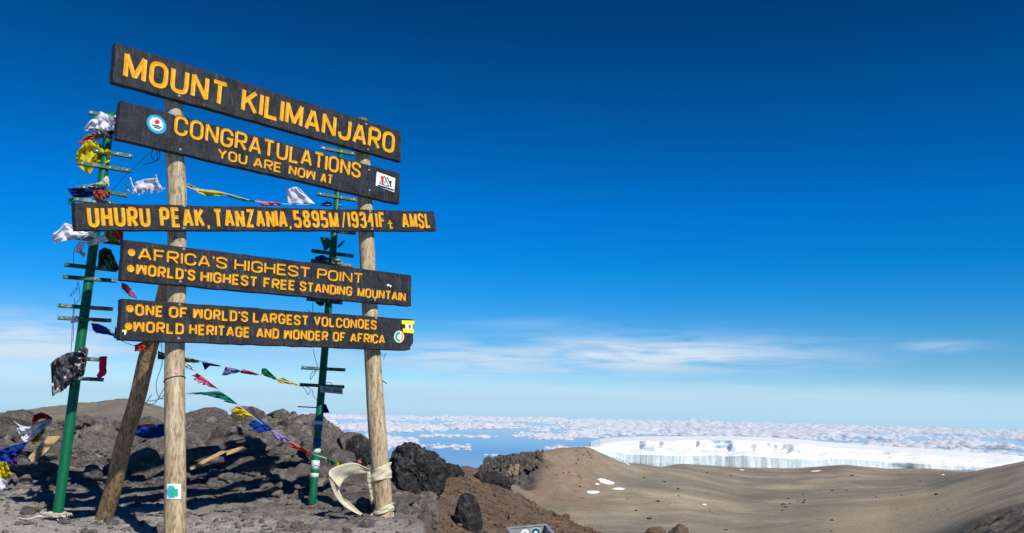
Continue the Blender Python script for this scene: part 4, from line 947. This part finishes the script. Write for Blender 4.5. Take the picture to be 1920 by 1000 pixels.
rbars = [(602, 276.8, 665, 288.8, 7), (595, 363, 669, 375, 7), (586, 427, 667, 437, 7), (584, 469.6, 663.8, 480, 7), (583.4, 488, 662, 499, 7), (575, 560, 642, 568, 6.5), (565, 689.4, 647.5, 693.4, 6.5), (562, 721, 645.6, 725.4, 6.5)]
rm, rpole = mast('green steel mast behind the right post, with white bands near its foot', 640.5, 274, RD_T, 584.3, 957, RD_B, 12.5, 15, rbars)
def mdepth(y, L=True):
    t, a, b = ((y - 212) / 773, LD_T, LD_B) if L else ((y - 274) / 683, RD_T, RD_B)
    return a + (b - a) * t * a / (b - t * (b - a))
def band(y0, y1, mat, name='band', sl=0):
    pts = []
    for y in (y0, y1):
        t = (y - 274) / 683; pts.append(P(640.5 + (584.3 - 640.5) * t, y, mdepth(y, False)))
    mb = MB(); w = .5 / F * (12.5 * RD_T + (15 * RD_B - 12.5 * RD_T) * ((y0 - 274) / 683)) + .0025; mb.tube(pts, w, 20); mb.build('band', mat, rpole, smooth=True)
g = G('worn_white_tape'); _n = g.noise(g.tc, 30, 4); M['tape'] = g.col(g.ramp(_n, [(.35, (.38, .52, .42)), (.6, (.62, .70, .64))]))
for y0, y1, m in ((842, 850, 'tape'), (864, 881, 'tape'), (888, 896, 'tape'), (949, 953, 's_red'), (955, 957.5, 'tape'), (784, 806, 's_navy'), (790, 797, 's_grey'), (824, 836, 's_navy')): band(y0, y1, M[m])
d_ = mdepth(728, False) - .08
mb = MB(); V = [P(601, 724, d_), P(643, 728, d_ * 1.012), P(640, 738.5, d_ * 1.012), P(601, 736, d_)]; nn = np.cross(V[1] - V[0], V[3] - V[0]); nn /= np.linalg.norm(nn); c = sum(V) / 4
mb.box(c, (V[1] - V[0]) / 2, (V[3] - V[0]) / 2, nn * .003); o = mb.build('plaque', paint('plaque_grey', (.36, .38, .42), .5), rm)
mb = MB(); fn = nn if nn.dot(CAM - c) > 0 else -nn
for k, (a, b_) in enumerate(((.1, .45), (.55, .92))):
    for v in (.35, .62):
        q0 = V[0] + (V[1] - V[0]) * a + (V[3] - V[0]) * v; q1 = V[0] + (V[1] - V[0]) * b_ + (V[3] - V[0]) * v; mb.box((q0 + q1) / 2 + fn * .0045, (q1 - q0) / 2, (V[3] - V[0]) * .05, fn * .001)
mb.build('inscription', M['s_black'], o)
mb = MB(); mb.tube([P(558, 762.6, mdepth(763, False)), P(597, 764.8, mdepth(763, False))], .006, 6); mb.build('rod', M['wire'], rm)
# ------------------------------------------------------------------ cloth
def cloth(name, top, bot, d, mat, label=None, cat='cloth', amp=.03, seed=1, fray=.05, nx=34, ny=22, parent=None, dd=None, folds=4, group=None):
    """top and bottom edges as pixel polylines at distance d; folds and creases are real geometry"""
    def rs(pl, n):
        pl = np.array(pl, float); s = np.r_[0, np.cumsum(np.hypot(*np.diff(pl, axis=0).T))]; t = np.linspace(0, s[-1], n); return np.stack([np.interp(t, s, pl[:, 0]), np.interp(t, s, pl[:, 1])], 1)
    A = rs(top, nx); B = rs(bot, nx); V = []; r_ = np.random.default_rng(seed)
    uu = np.linspace(0, 1, nx); fr = (r_.random(nx) - .5) * fray
    for i in range(nx):
        for j in range(ny):
            t = j / (ny - 1); tt = t * (1 + (fr[i] if t > .85 else 0) * t)
            p = A[i] * (1 - tt) + B[i] * tt
            q = .45 * math.sin(folds * 2 * math.pi * (uu[i] + .12 * math.sin(5 * t + seed)) + 2.2 * t + seed) * (.4 + .6 * t) + 3.0 * (float(fbm(np.array([uu[i] * 5 + seed]), np.array([t * 3.]), o=3, s=seed)[0]) - .5) * 2
            D = d + (0 if dd is None else dd * uu[i]) + .5 * amp * q
            V.append(P(p[0], p[1], D))
    o = mesh(name, V, grid_faces(nx, ny), mat, parent, loc=None if parent is not None else np.mean(V, 0), smooth=True)
    md = o.modifiers.new('thickness', 'SOLIDIFY'); md.thickness = .003
    if parent is None: tag(o, label, cat, group)
    elif label: o['label'] = label
    return o
K = 'cloths tied to the left green mast'
cloth('scarf', [(157, 243), (163, 233), (188, 209), (213, 221)], [(160, 245), (178, 246), (204, 257), (218, 245)], mdepth(235) - .08, M['f_white'], 'crumpled white scarf tied at the top of the left green mast', amp=.05, seed=2, group=K)
cloth('scarf', [(146, 269), (165, 252), (185, 249), (199, 252)], [(150, 270), (172, 264), (182, 262), (196, 258)], mdepth(260) - .06, M['f_orange'], 'orange red rag below the topmost white scarf on the left mast', amp=.04, seed=3, group=K)
cloth('scarf', [(143, 288), (153, 274), (166, 262), (185, 268), (209, 284)], [(143, 310), (160, 322), (168, 328), (180, 308), (205, 306)], mdepth(295) - .03, M['f_yellow'], 'bright yellow prayer cloth wrapped round the crossbars of the left mast', amp=.05, seed=4, group=K)
cloth('scarf', [(125, 354), (150, 352), (176, 355), (208, 360)], [(140, 372), (155, 371), (180, 367), (206, 370)], mdepth(362) - .10, M['f_navy'], 'dark blue cloth hanging over a crossbar just above the long middle board', amp=.03, seed=5, group=K)
cloth('scarf', [(174, 358), (190, 356), (206, 359)], [(176, 372), (190, 375), (207, 371)], mdepth(365) - .16, M['f_brick'], 'dull red rag beside the dark blue cloth on the left mast', amp=.03, seed=6, group=K)
cloth('scarf', [(142, 350), (170, 346), (186, 342), (196, 335)], [(150, 354), (172, 352), (190, 353), (200, 346)], mdepth(346) - .1, M['f_palegreen'], 'twisted pale green rag knotted on the left mast under the yellow cloth', amp=.03, seed=7, group=K)
cloth('scarf', [(98, 440), (110, 432), (122, 418), (142, 424), (190, 432)], [(102, 456), (118, 453), (140, 449), (160, 447), (178, 440)], mdepth(438) - .12, M['f_white'], 'large white scarf streaming left below the end of the long middle board', amp=.05, seed=8, group=K)
cloth('scarf', [(146, 455), (160, 453)], [(140, 473), (152, 476)], mdepth(462) - .1, M['f_white'], 'small white tag hanging under the streaming white scarf', amp=.015, seed=9, nx=12, ny=10, group=K)
cloth('scarf', [(160, 456), (180, 446), (196, 440)], [(166, 462), (184, 458), (205, 452)], mdepth(450) - .14, M['f_white'], 'white rag with red edge knotted below the long board on the left mast', amp=.03, seed=31, nx=16, ny=10, group=K)
cloth('scarf', [(196, 436), (214, 434), (228, 434)], [(200, 452), (214, 454), (230, 449)], mdepth(445) - .1, M['f_olive'], 'yellowish rag under the left end of the long middle board', amp=.03, seed=10, nx=14, ny=10, group=K)
cloth('scarf', [(212, 433), (232, 433)], [(218, 447), (230, 456)], mdepth(445) - .18, M['f_red'], 'red rag under the long middle board, right of the yellowish one', amp=.02, seed=11, nx=14, ny=10, group=K)
cloth('scarf', [(186, 470), (196, 464), (208, 468), (212, 478)], [(183, 500), (198, 502), (214, 507), (226, 508)], mdepth(488) - .1, M['f_dkgreen'], 'dark green cloth hanging from a crossbar left of the fourth board', amp=.04, seed=12, group=K)
cloth('scarf', [(95, 683), (104, 673), (126, 662), (150, 658), (160, 664)], [(98, 742), (118, 733), (130, 722), (140, 706), (158, 690)], mdepth(700) - .08, M['f_scarf'], 'black and white patterned scarf knotted low on the left mast', amp=.07, seed=13, nx=40, ny=26, folds=6, group=K)
cloth('scarf', [(178, 240), (196, 246), (214, 243)], [(182, 250), (198, 260), (216, 250)], mdepth(248) - .14, M['f_scarf'], 'dark striped cloth bunched under the topmost white scarf on the left mast', amp=.05, seed=41, group=K)
cloth('scarf', [(190, 338), (200, 330), (204, 336)], [(188, 350), (198, 354), (205, 348)], mdepth(342) - .1, M['f_cream'], 'cream knot on the left mast beside the twisted pale green rag', amp=.03, seed=42, nx=14, ny=12, group=K)
cloth('scarf', [(128, 372), (138, 370)], [(130, 384), (142, 388)], mdepth(378) - .1, M['f_teal'], 'teal rag tip sticking out left of the end of the long middle board', amp=.02, seed=43, nx=10, ny=10, group=K)
cloth('scarf', [(150, 470), (162, 476), (158, 480)], [(148, 474), (156, 482), (154, 484)], mdepth(476) - .1, M['f_palegreen'], 'scrap of pale ribbon hanging below the small white tag', amp=.01, seed=44, nx=8, ny=8, group=K)
cloth('scarf', [(148, 652), (160, 650), (166, 656)], [(146, 704), (156, 706), (158, 700)], mdepth(676) - .06, M['f_scarf'], 'patterned band wound round the left mast beside the low knotted scarf', amp=.02, seed=45, nx=14, ny=16, group=K)
cloth('scarf', [(132, 595), (146, 592)], [(133, 606), (147, 604)], mdepth(600) - .1, M['f_white'], 'small white packet tied to a crossbar low on the left mast', amp=.02, seed=46, nx=10, ny=10, group=K)
cloth('scarf', [(238, 505), (248, 500)], [(236, 516), (244, 514)], 6.3, M['f_pink'], 'pink tip of cloth poking out left of the fourth board', amp=.01, seed=47, nx=8, ny=8) if False else None
def sock():
    d = mdepth(690) - .09; px = [(192, 671, 6), (191.5, 680, 6.4), (191, 690, 6.2), (191.5, 697, 6.6), (188, 702, 5.2), (184, 705, 3.6), (181.5, 706.5, 2.2)]
    mb = MB(); mb.tube(crv([P(x + 1.5, y, d) for x, y, w in px], 4), list(np.repeat([w * d / F for x, y, w in px], 4))[:25], 12)
    o = mb.build('sock', M['f_sock'], loc=P(192, 688, d), smooth=True); tag(o, 'small red knitted sock hanging from a low crossbar of the left mast', 'sock')
    mb = MB(); mb.tube([P(193.5, 669, d), P(193.5, 673, d)], [.029, .030], 14); mb.build('cuff', M['f_crimson'], o, smooth=True)
sock()
def cords(name, lines, label, mat='wire', r=.0022, d=None, cat='wire'):
    mb = MB(); allp = []
    for pts in lines:
        w = [P(*p) for p in pts]; allp += w; mb.tube(crv(w, 5) if len(w) > 2 else w, r, 5)
    return tag(mb.build(name, M[mat], loc=np.mean(allp, 0)), label, cat)
d = mdepth(560) - .07
cords('hanging_wire', [[(146, 528, d), (143, 545, d), (132, 556, d), (138, 545, d), (147, 540, d)], [(140, 560, d), (136, 600, d), (134, 650, d), (132, 665, d)], [(151, 452, d), (139, 470, d), (138, 500, d)], [(147, 530, d), (150, 560, d), (140, 575, d), (137, 640, d)]], 'loose dark wires dangling from the crossbars of the left mast')
d = mdepth(320); dB = depth_of(S(290, 285)) + .12
cords('stay_wire', [[(206, 362, d), (243, 322, (d + dB) / 2), (284, 284, dB)]], 'thin blue grey line from the left mast up to the second board')
cords('wire_loop', [[(287, 280, dB), (284, 293, dB), (292, 303, dB), (296, 296, dB), (293, 282, dB)], [(292, 302, dB), (282, 306, dB), (268, 309, dB)], [(299, 283, dB), (299, 296, dB), (292, 302, dB)]], 'knotted dark string hanging under the second board left of the post', r=.003)
d = depth_of(lc[30]) + .1
cords('coiled_wire', [[(302, 640, d), (304, 680, d), (293, 720, d), (298, 745, d), (310, 748, d)], [(272, 758, d), (285, 740, d), (278, 752, d), (300, 748, d), (312, 735, d)], [(310, 725, d), (300, 742, d), (290, 756, d), (275, 760, d)]], 'thin bent wires coming off the left post behind the brace', r=.0025)
d = mdepth(700, False) - .06
cords('tangled_wire', [[(587, 655, d), (591, 672, d), (595, 688, d), (590, 700, d), (582, 712, d), (584, 700, d), (594, 695, d)], [(563, 722, d), (572, 730, d), (578, 740, d), (582, 730, d), (574, 724, d), (590, 720, d)], [(585, 730, d), (588, 742, d), (594, 751, d)], [(612, 718, d), (620, 718, d), (624, 723, d)]], 'tangle of dark wires around the lower crossbars of the right mast', r=.0028)
cords('hanging_wire', [[(587, 560, d + .3), (586, 590, d + .3)], [(575, 580, d + .3), (590, 590, d + .3), (600, 585, d + .3)]], 'short wires hanging between the fourth and lowest boards at the right mast', r=.0028)
# rags on the right mast
K2 = 'rags tied to the right green mast'
cloth('rag', [(600, 444), (612, 445), (620, 450)], [(608, 470), (614, 468), (620, 462)], mdepth(455, False) - .05, M['f_teal'], 'dark teal rag on the right mast below the long middle board', amp=.02, seed=14, nx=14, ny=12, group=K2)
cloth('rag', [(632, 463), (640, 455), (646, 450)], [(633, 466), (641, 460), (646, 453)], mdepth(455, False) - .05, M['f_navy'], 'thin dark ribbon sticking out right of the right mast', amp=.01, seed=15, nx=12, ny=6, group=K2)
cloth('rag', [(590, 482), (604, 478), (616, 484)], [(592, 487), (606, 489), (618, 488)], mdepth(484, False) - .05, M['f_blue'], 'blue rag between two crossbars of the right mast', amp=.02, seed=16, nx=14, ny=10, group=K2)
cloth('rag', [(622, 482), (634, 484), (640, 488)], [(622, 495), (634, 496), (644, 494)], mdepth(489, False) - .1, M['f_palegreen'], 'pale green and white knot on the right mast above the fourth board', amp=.03, seed=17, nx=14, ny=10, group=K2)
cloth('rag', [(590, 563), (602, 565), (608, 566)], [(593, 570), (601, 574), (608, 572)], mdepth(568, False) - .05, M['f_navy'], 'black rag on the right mast just below the fourth board', amp=.02, seed=18, nx=12, ny=8, group=K2)
cloth('rag', [(607, 758), (611, 758)], [(604, 775), (618, 774)], mdepth(766, False) - .05, M['f_navy'], 'torn black rag low on the right mast below the plaque', amp=.02, seed=19, nx=12, ny=8, group=K2)
cloth('rag', [(600, 384), (612, 377), (622, 380)], [(604, 386), (614, 388), (622, 386)], mdepth(381, False) - .05, M['f_navy'], 'dark blue rag on the right mast just above the long middle board', amp=.02, seed=20, nx=12, ny=8, group=K2)

# ------------------------------------------------------------------ strings of prayer flags
def flag_string(label, cord, flags, r=.003):
    pts = [P(*c) for c in cord]; root = empty('prayer_flag_string', pts[0], label, 'prayer flags', 'strings of prayer flags')
    mb = MB(); mb.tube(crv(pts, 8), r, 5); mb.build('cord', M['f_white'], root)
    for k, (top, bot, d, m, lab) in enumerate(flags):
        cloth('flag', top, bot, d, M['f_' + m], lab, amp=.02, seed=50 + k * 3 + len(label), fray=.9 if lab and ('fray' in lab or 'torn' in lab) else .10, nx=34 if lab and ('fray' in lab or 'torn' in lab) else 20, ny=12, parent=root, folds=2)
dM = mdepth(365); dPost = depth_of(lc[14]) + .1
flag_string('short prayer flag string with one frayed white flag between left mast and left post', [(225, 366, dM - .05), (255, 361, 6.12), (318, 352, dPost)], [([(254, 342), (270, 336), (292, 334), (300, 346)], [(250, 361), (268, 360), (290, 357), (306, 355)], 6.08, 'white', 'frayed white flag'), ([(243, 333), (245, 333)], [(250, 360), (254, 360)], 6.1, 'white', None), ([(233, 347), (235, 346)], [(240, 362), (244, 362)], 6.2, 'white', None), ([(291, 328), (293, 328)], [(294, 346), (299, 348)], 6.05, 'white', None)])
flag_string('flag string from the left post to the right mast just above the long middle board', [(346, 348, dPost), (372, 357, 6.3), (425, 364, 6.6), (480, 378, 6.75), (540, 383, 7.0), (600, 384, 7.5), (640, 384, 8.6)], [
    ([(348, 342), (375, 355), (400, 357), (424, 363)], [(349, 345), (372, 362), (388, 368), (424, 367)], 6.45, 'yellow', 'rolled yellow flag'), ([(425, 364), (440, 366), (462, 373), (478, 377)], [(427, 368), (442, 374), (464, 379), (478, 379)], 6.7, 'green', 'rolled green flag'),
    ([(479, 374), (492, 378), (512, 379), (530, 382)], [(484, 380), (492, 386), (512, 386), (524, 386)], 6.82, 'pink', 'pink flag'), ([(537, 352), (543, 354), (553, 350), (561, 353)], [(540, 382), (556, 382), (572, 383), (592, 384)], 7.03, 'white', 'white flag blown upright')])
dC = mdepth(605)
flag_string('flag string strung from the left mast past the lowest board', [(166, 600, dC), (200, 616, 6.4), (226, 638, 6.3), (256, 650, 6.3), (300, 664, 6.4), (350, 672, 6.6), (395, 681, 7.2), (436, 690, 7.42), (490, 702, 7.85), (562, 722, 8.15)], [
    ([(171, 606), (184, 607), (200, 614), (222, 632)], [(174, 618), (180, 625), (200, 627), (214, 631)], 6.4, 'blue', 'blue flag'), ([(216, 612), (222, 620)], [(214, 634), (230, 640)], 6.32, 'blue', 'blue flag'), ([(253, 648), (266, 642), (273, 650)], [(253, 659), (264, 659), (272, 658)], 6.22, 'red', 'red flag'),
    ([(296, 658), (311, 664)], [(296, 674), (311, 674)], 6.45, 'green', 'green flag'), ([(345, 669), (360, 673), (374, 678)], [(345, 679), (360, 680), (374, 680)], 6.5, 'olive', 'olive flag'), ([(379, 679), (396, 682), (414, 686)], [(384, 694), (394, 686), (414, 687)], 7.2, 'navy', 'dark blue flag'),
    ([(423, 688), (437, 690), (451, 696)], [(416, 705), (434, 701), (449, 698)], 7.42, 'violet', 'pale violet flag'), ([(451, 696), (457, 692), (486, 703)], [(451, 700), (462, 701), (484, 704)], 7.66, 'crimson', 'dark red flag'), ([(491, 691), (499, 691), (520, 711)], [(490, 703), (503, 707), (518, 713)], 7.88, 'green', 'green flag'), ([(521, 711), (530, 708), (544, 715), (560, 722)], [(520, 717), (532, 719), (545, 721), (558, 723)], 8.1, 'yellow', 'yellow flag')])
flag_string('torn flag string slanting down from the left post to the right mast foot', [(346, 678, 6.1), (378, 705, 6.22), (412, 732, 6.36), (448, 760, 6.5), (472, 780, 6.65), (510, 808, 6.9), (550, 832, 7.3), (588, 852, 7.7), (612, 860, 7.8), (642, 878, 7.7)], [
    ([(346, 679), (356, 684), (368, 694)], [(346, 686), (356, 692), (366, 695)], 6.12, 'white', 'torn white flag'), ([(370, 700), (390, 714), (410, 730)], [(361, 704), (374, 718), (402, 728)], 6.19, 'pink', 'frayed red flag'), ([(412, 734), (430, 745), (446, 758)], [(356, 737), (400, 742), (432, 756)], 6.34, 'teal', 'long torn green flag'),
    ([(448, 761), (460, 770), (474, 780)], [(434, 766), (444, 776), (452, 782)], 6.58, 'yellow', 'frayed yellow flag'), ([(474, 789), (488, 786), (512, 806)], [(466, 796), (484, 812), (506, 808)], 6.78, 'blue', 'blue flag'), ([(512, 806), (528, 816), (544, 826)], [(510, 812), (520, 826), (540, 830)], 7.1, 'violet', 'pale lilac flag'), ([(546, 828), (566, 838), (586, 850)], [(544, 838), (560, 844), (584, 852)], 7.45, 'red', 'red flag'), ([(614, 858), (630, 868)], [(612, 863), (626, 873)], 7.75, 'green', None), ([(636, 860), (642, 872)], [(630, 876), (650, 878)], 7.7, 'yellow', None), ([(662, 866), (676, 862)], [(664, 872), (678, 868)], 7.75, 'pink', None)])
cloth('pennant', [(227, 529), (240, 535), (247, 545)], [(228, 540), (242, 555), (258, 560)], 6.2, M['f_pink'], 'pink see-through pennant between the fourth and lowest boards at their left end', 'pennant', amp=.02, seed=21, nx=16, ny=10)

# ------------------------------------------------------------------ things lying on the rocks
def lay(px, py): return depth_of(on_near(px, py))
d = 8.0
cloth('prayer_cloth', [(26, 789), (36, 797), (52, 801), (75, 790), (97, 784)], [(40, 824), (48, 830), (58, 822), (80, 806), (98, 790)], d, M['f_white'], 'white prayer cloth heaped on the rocks at the far left', amp=.08, seed=22)
cloth('prayer_cloth', [(60, 792), (64, 778), (78, 773), (90, 778), (98, 784)], [(62, 799), (68, 790), (78, 785), (92, 786), (97, 788)], d - .1, M['f_red'], 'red cloth folded on top of the white prayer cloth at the far left', amp=.06, seed=23)
cloth('prayer_cloth', [(58, 826), (72, 812), (86, 800)], [(62, 834), (70, 830), (82, 812)], d - .05, M['f_olive'], 'yellow cloth under the white prayer cloth at the far left', amp=.04, seed=24)
cloth('prayer_cloth', [(-20, 852), (10, 840), (30, 834), (52, 829)], [(-20, 870), (12, 868), (30, 858), (44, 842)], 7.6, M['f_blue'], 'blue prayer cloth lying at the left edge below the white one', amp=.07, seed=25)
cloth('prayer_cloth', [(12, 866), (24, 860), (32, 857)], [(14, 872), (26, 872), (33, 876)], 7.4, M['f_purple'], 'small purple cloth below the blue one at the left edge', amp=.04, seed=26, nx=14, ny=10)
cloth('prayer_cloth', [(-20, 872), (5, 866), (12, 866)], [(-20, 898), (8, 900), (22, 892)], 7.2, M['f_yellow'], 'yellow prayer cloth at the left edge below the purple one', amp=.06, seed=27)
cloth('prayer_cloth', [(-20, 900), (4, 897), (14, 903)], [(-20, 920), (4, 918), (14, 914)], 7.0, M['f_white'], 'white and pink rag at the left edge under the yellow cloth', amp=.05, seed=28, nx=14, ny=10)
def blue_bundle():
    d = 8.6; o = cloth('cloth_bundle', [(242, 793), (254, 797), (280, 797), (310, 795)], [(248, 814), (262, 820), (280, 823), (312, 818)], d, M['f_blue'], 'blue cloth bundle with a pink top hanging behind the left sign post', amp=.07, seed=29)
    cloth('lining', [(262, 796), (278, 795), (290, 796)], [(264, 800), (278, 801), (290, 800)], d - .12, M['f_pink'], 'pink lining', amp=.02, seed=30, nx=12, ny=8, parent=o)
blue_bundle()
def plank(pts, d0, d1, w, label, name='plank', th=.018):
    a = P(*pts[0], d0); b = P(*pts[1], d1); ax = b - a; L_ = np.linalg.norm(ax); ax /= L_
    vw = CAM - (a + b) / 2; vw /= np.linalg.norm(vw); side = np.cross(ax, vw); side /= np.linalg.norm(side); nn = np.cross(ax, side)
    mb = MB(); n = 14; V = []
    for i in range(n):
        c = a + (b - a) * i / (n - 1)
        for sx, sn in ((-1, -1), (1, -1), (1, 1), (-1, 1)): V.append(c + side * sx * w / 2 * (1 + .06 * math.sin(i * 1.7)) + nn * sn * th / 2 + ax * sx * .035 * (i == n - 1) )
    mb.add(V, [(i * 4 + k, i * 4 + (k + 1) % 4, (i + 1) * 4 + (k + 1) % 4, (i + 1) * 4 + k) for i in range(n - 1) for k in range(4)] + [(3, 2, 1, 0), tuple((n - 1) * 4 + k for k in range(4))])
    return tag(mb.build(name, M['plank'], loc=(a + b) / 2), label, 'plank', 'loose planks on the rocks')
plank([(44, 880), (102, 818)], 9.0, 9.2, .095, 'short yellow sawn plank leaning on the rocks beside the left green mast')
plank([(357, 879), (420, 846)], 8.8, 8.95, .035, 'thin broken lath lying on the rocks behind the left sign post')
plank([(424, 850), (458, 840)], 8.97, 9.05, .045, 'short broken end of wood lying beyond the thin lath')
# rope at the foot of the left mast
r_ = np.random.default_rng(2); mb = MB(); c0 = P(104, 990, 6.46); c0[2] = float(ground_z(c0[0], c0[1]))
for k in range(7):
    a = r_.uniform(0, 6.28); pts = [c0 + (.045 + .012 * k) * np.array([math.cos(a + t), .8 * math.sin(a + t), 0]) * r_.uniform(.6, 1.3) + [0, 0, .02 + .03 * r_.random()] for t in np.linspace(0, 5.5, 9)]
    mb.tube(crv(pts, 4), .006, 6)
for q in ((-.17, -.12), (-.10, -.16), (.06, -.08)):
    pts = [c0 + np.array([q[0] * t, q[1] * t, .02 + .02 * math.sin(3 * t)]) for t in np.linspace(.2, 1.2, 6)]
    for p in pts: p[2] = float(ground_z(p[0], p[1])) + .015
    mb.tube(crv(pts, 4), .006, 6)
tag(mb.build('rope', M['rope'], loc=c0), 'pale tangled rope heaped round the foot of the left green mast', 'rope')
# cream scarf tied round the right post
def cream():
    def pc(y):
        ys = np.array([(R.T @ (c - CAM))[1] / (R.T @ (c - CAM))[2] * F + 500 for c in rc]); i = int(np.argmin(abs(ys - y))); return rc[i], rr2[i]
    c, r = pc(880); root = empty('tied_scarf', pc(965)[0], 'long cream scarf tied round the foot of the right post, looping to the left', 'scarf')
    def ring(yc, h, name):
        V = []; n = 64; m = 16; c, r = pc(yc)
        for i in range(n):
            a = 2 * math.pi * i / n
            for j in range(m):
                t = j / (m - 1) - .5; w = .007 + .004 * abs(math.sin(2 * a + 7 * t)) + .003 * math.sin(11 * t + 2.5 * a + math.sin(3 * a)) + .004 * math.sin(7 * t - 3 * a)
                V.append(c + (r + w) * (math.cos(a) * D1 + math.sin(a) * NS) + D2 * (t * h * (1 + .2 * math.sin(a + 1)) + .02 * math.sin(a + .6)))
        Fc = [(i * m + j, ((i + 1) % n) * m + j, ((i + 1) % n) * m + j + 1, i * m + j + 1) for i in range(n) for j in range(m - 1)]
        o = mesh(name, V, Fc, M['f_cream'], root, smooth=True); md = o.modifiers.new('t', 'SOLIDIFY'); md.thickness = .003; md.offset = -1
    ring(880, .115, 'wrap'); ring(962, .055, 'wrap')
    dp = depth_of(c)
    def ribbon(outer, inner, d0, d1, seed, name):
        V = []; n = 44; m = 10
        A = np.array(crv([np.array(q, float) for q in outer], 12)); B = np.array(crv([np.array(q, float) for q in inner], 12))
        A = A[np.linspace(0, len(A) - 1, n).astype(int)]; B = B[np.linspace(0, len(B) - 1, n).astype(int)]
        for i in range(n):
            for j in range(m):
                t = j / (m - 1); p = A[i] * (1 - t) + B[i] * t; dd = d0 + (d1 - d0) * i / (n - 1) + .05 * (t - .5) + .018 * math.sin(4 * t + i * .16 + seed) * t + .018 * (float(fbm(np.array([i * .15 + seed]), np.array([t * 3.0]), o=2, s=3)[0]) - .5)
                V.append(P(p[0], p[1], dd))
        o = mesh(name, V, grid_faces(n, m), M['f_cream'], root, smooth=True); md = o.modifiers.new('t', 'SOLIDIFY'); md.thickness = .004
    ribbon([(694, 880), (684, 877), (668, 869), (652, 869), (636, 873), (619, 881), (617, 892)], [(692, 884), (686, 888), (670, 891), (655, 895), (645, 901), (640, 908), (637, 914)], dp - .1, dp - .25, 0, 'ribbon')
    ribbon([(617, 888), (619, 905), (627, 928), (638, 943), (656, 956), (672, 964), (694, 972)], [(621, 889), (632, 910), (643, 934), (652, 940), (668, 954), (682, 964), (700, 969)], dp - .25, dp - .1, 2, 'ribbon')
    ribbon([(689, 884), (689, 900), (694, 925), (697, 940)], [(694, 884), (697, 900), (699, 925), (699, 940)], dp - .1, dp - .05, 1, 'ribbon')
    ribbon([(694, 972), (706, 974), (722, 974), (738, 968)], [(698, 962), (708, 970), (722, 969), (738, 960)], dp - .12, dp - .06, 3, 'ribbon')
cream()
# open metal box at the bottom edge, with two stickers inside
def metal_box():
    d = 6.3; a = P(951, 991, d); b = P(1023, 984.5, d + .12); c = P(1038, 1003, d - .1); root = empty('metal_box', a - [0, 0, .3], 'open grey metal box with round stickers inside, cut by the bottom edge of the view', 'box')
    ax = b - a; ay = c - b; dn_ = np.array([0, 0, -.3]); 
    def wall(p, q, inw, name):
        mb = MB(); e = q - p; mid = (p + q) / 2 + dn_ / 2; n = np.cross(e, dn_); n /= np.linalg.norm(n); mb.box(mid, e / 2, dn_ / 2, n * .004)
        mb.box((p + q) / 2 + [0, 0, .003], e / 2, np.array([0, 0, .005]), n * .011); return mb.build(name, M['steel'], root)
    p0, p1, p2, p3 = a, b, b + ay * 1.6, a + ay * 1.6
    back = wall(p0, p1, None, 'wall'); wall(p1, p2, None, 'wall'); wall(p2, p3, None, 'wall'); wall(p3, p0, None, 'wall')
    fl = MB(); e = (p1 - p0) / 2 * .99; f_ = (p3 - p0) / 2 * .99; fl.box((p0 + p2) / 2 + dn_ * .985, e, f_, np.array([0, 0, .003])); fl.build('floor_plate', M['steel'], root)
    n = np.cross(ax, dn_); n /= np.linalg.norm(n); n = n if n.dot(CAM - a) > 0 else -n; ex = ax / np.linalg.norm(ax); ez = np.array([0, 0, 1.0])
    def rsticker(u, layers, name='sticker'):
        mb = MB(); mats = []
        for k, (m, r) in enumerate(layers):
            mats.append(M[m]); cc = a + ax * u + [0, 0, -.052] + n * (.0052 + .001 * k); V = [cc + r * (math.cos(t) * ex + math.sin(t) * ez) for t in np.linspace(0, 6.283, 28, endpoint=False)]
            mb.add(V, [tuple(range(28))], k)
        mb.build('sticker', mats, back)
    rsticker(.45, [('s_white', .036), ('s_grey', .02)]); rsticker(.73, [('s_yellow', .04), ('s_navy', .036), ('s_cyan', .02), ('s_white', .012)])
metal_box()
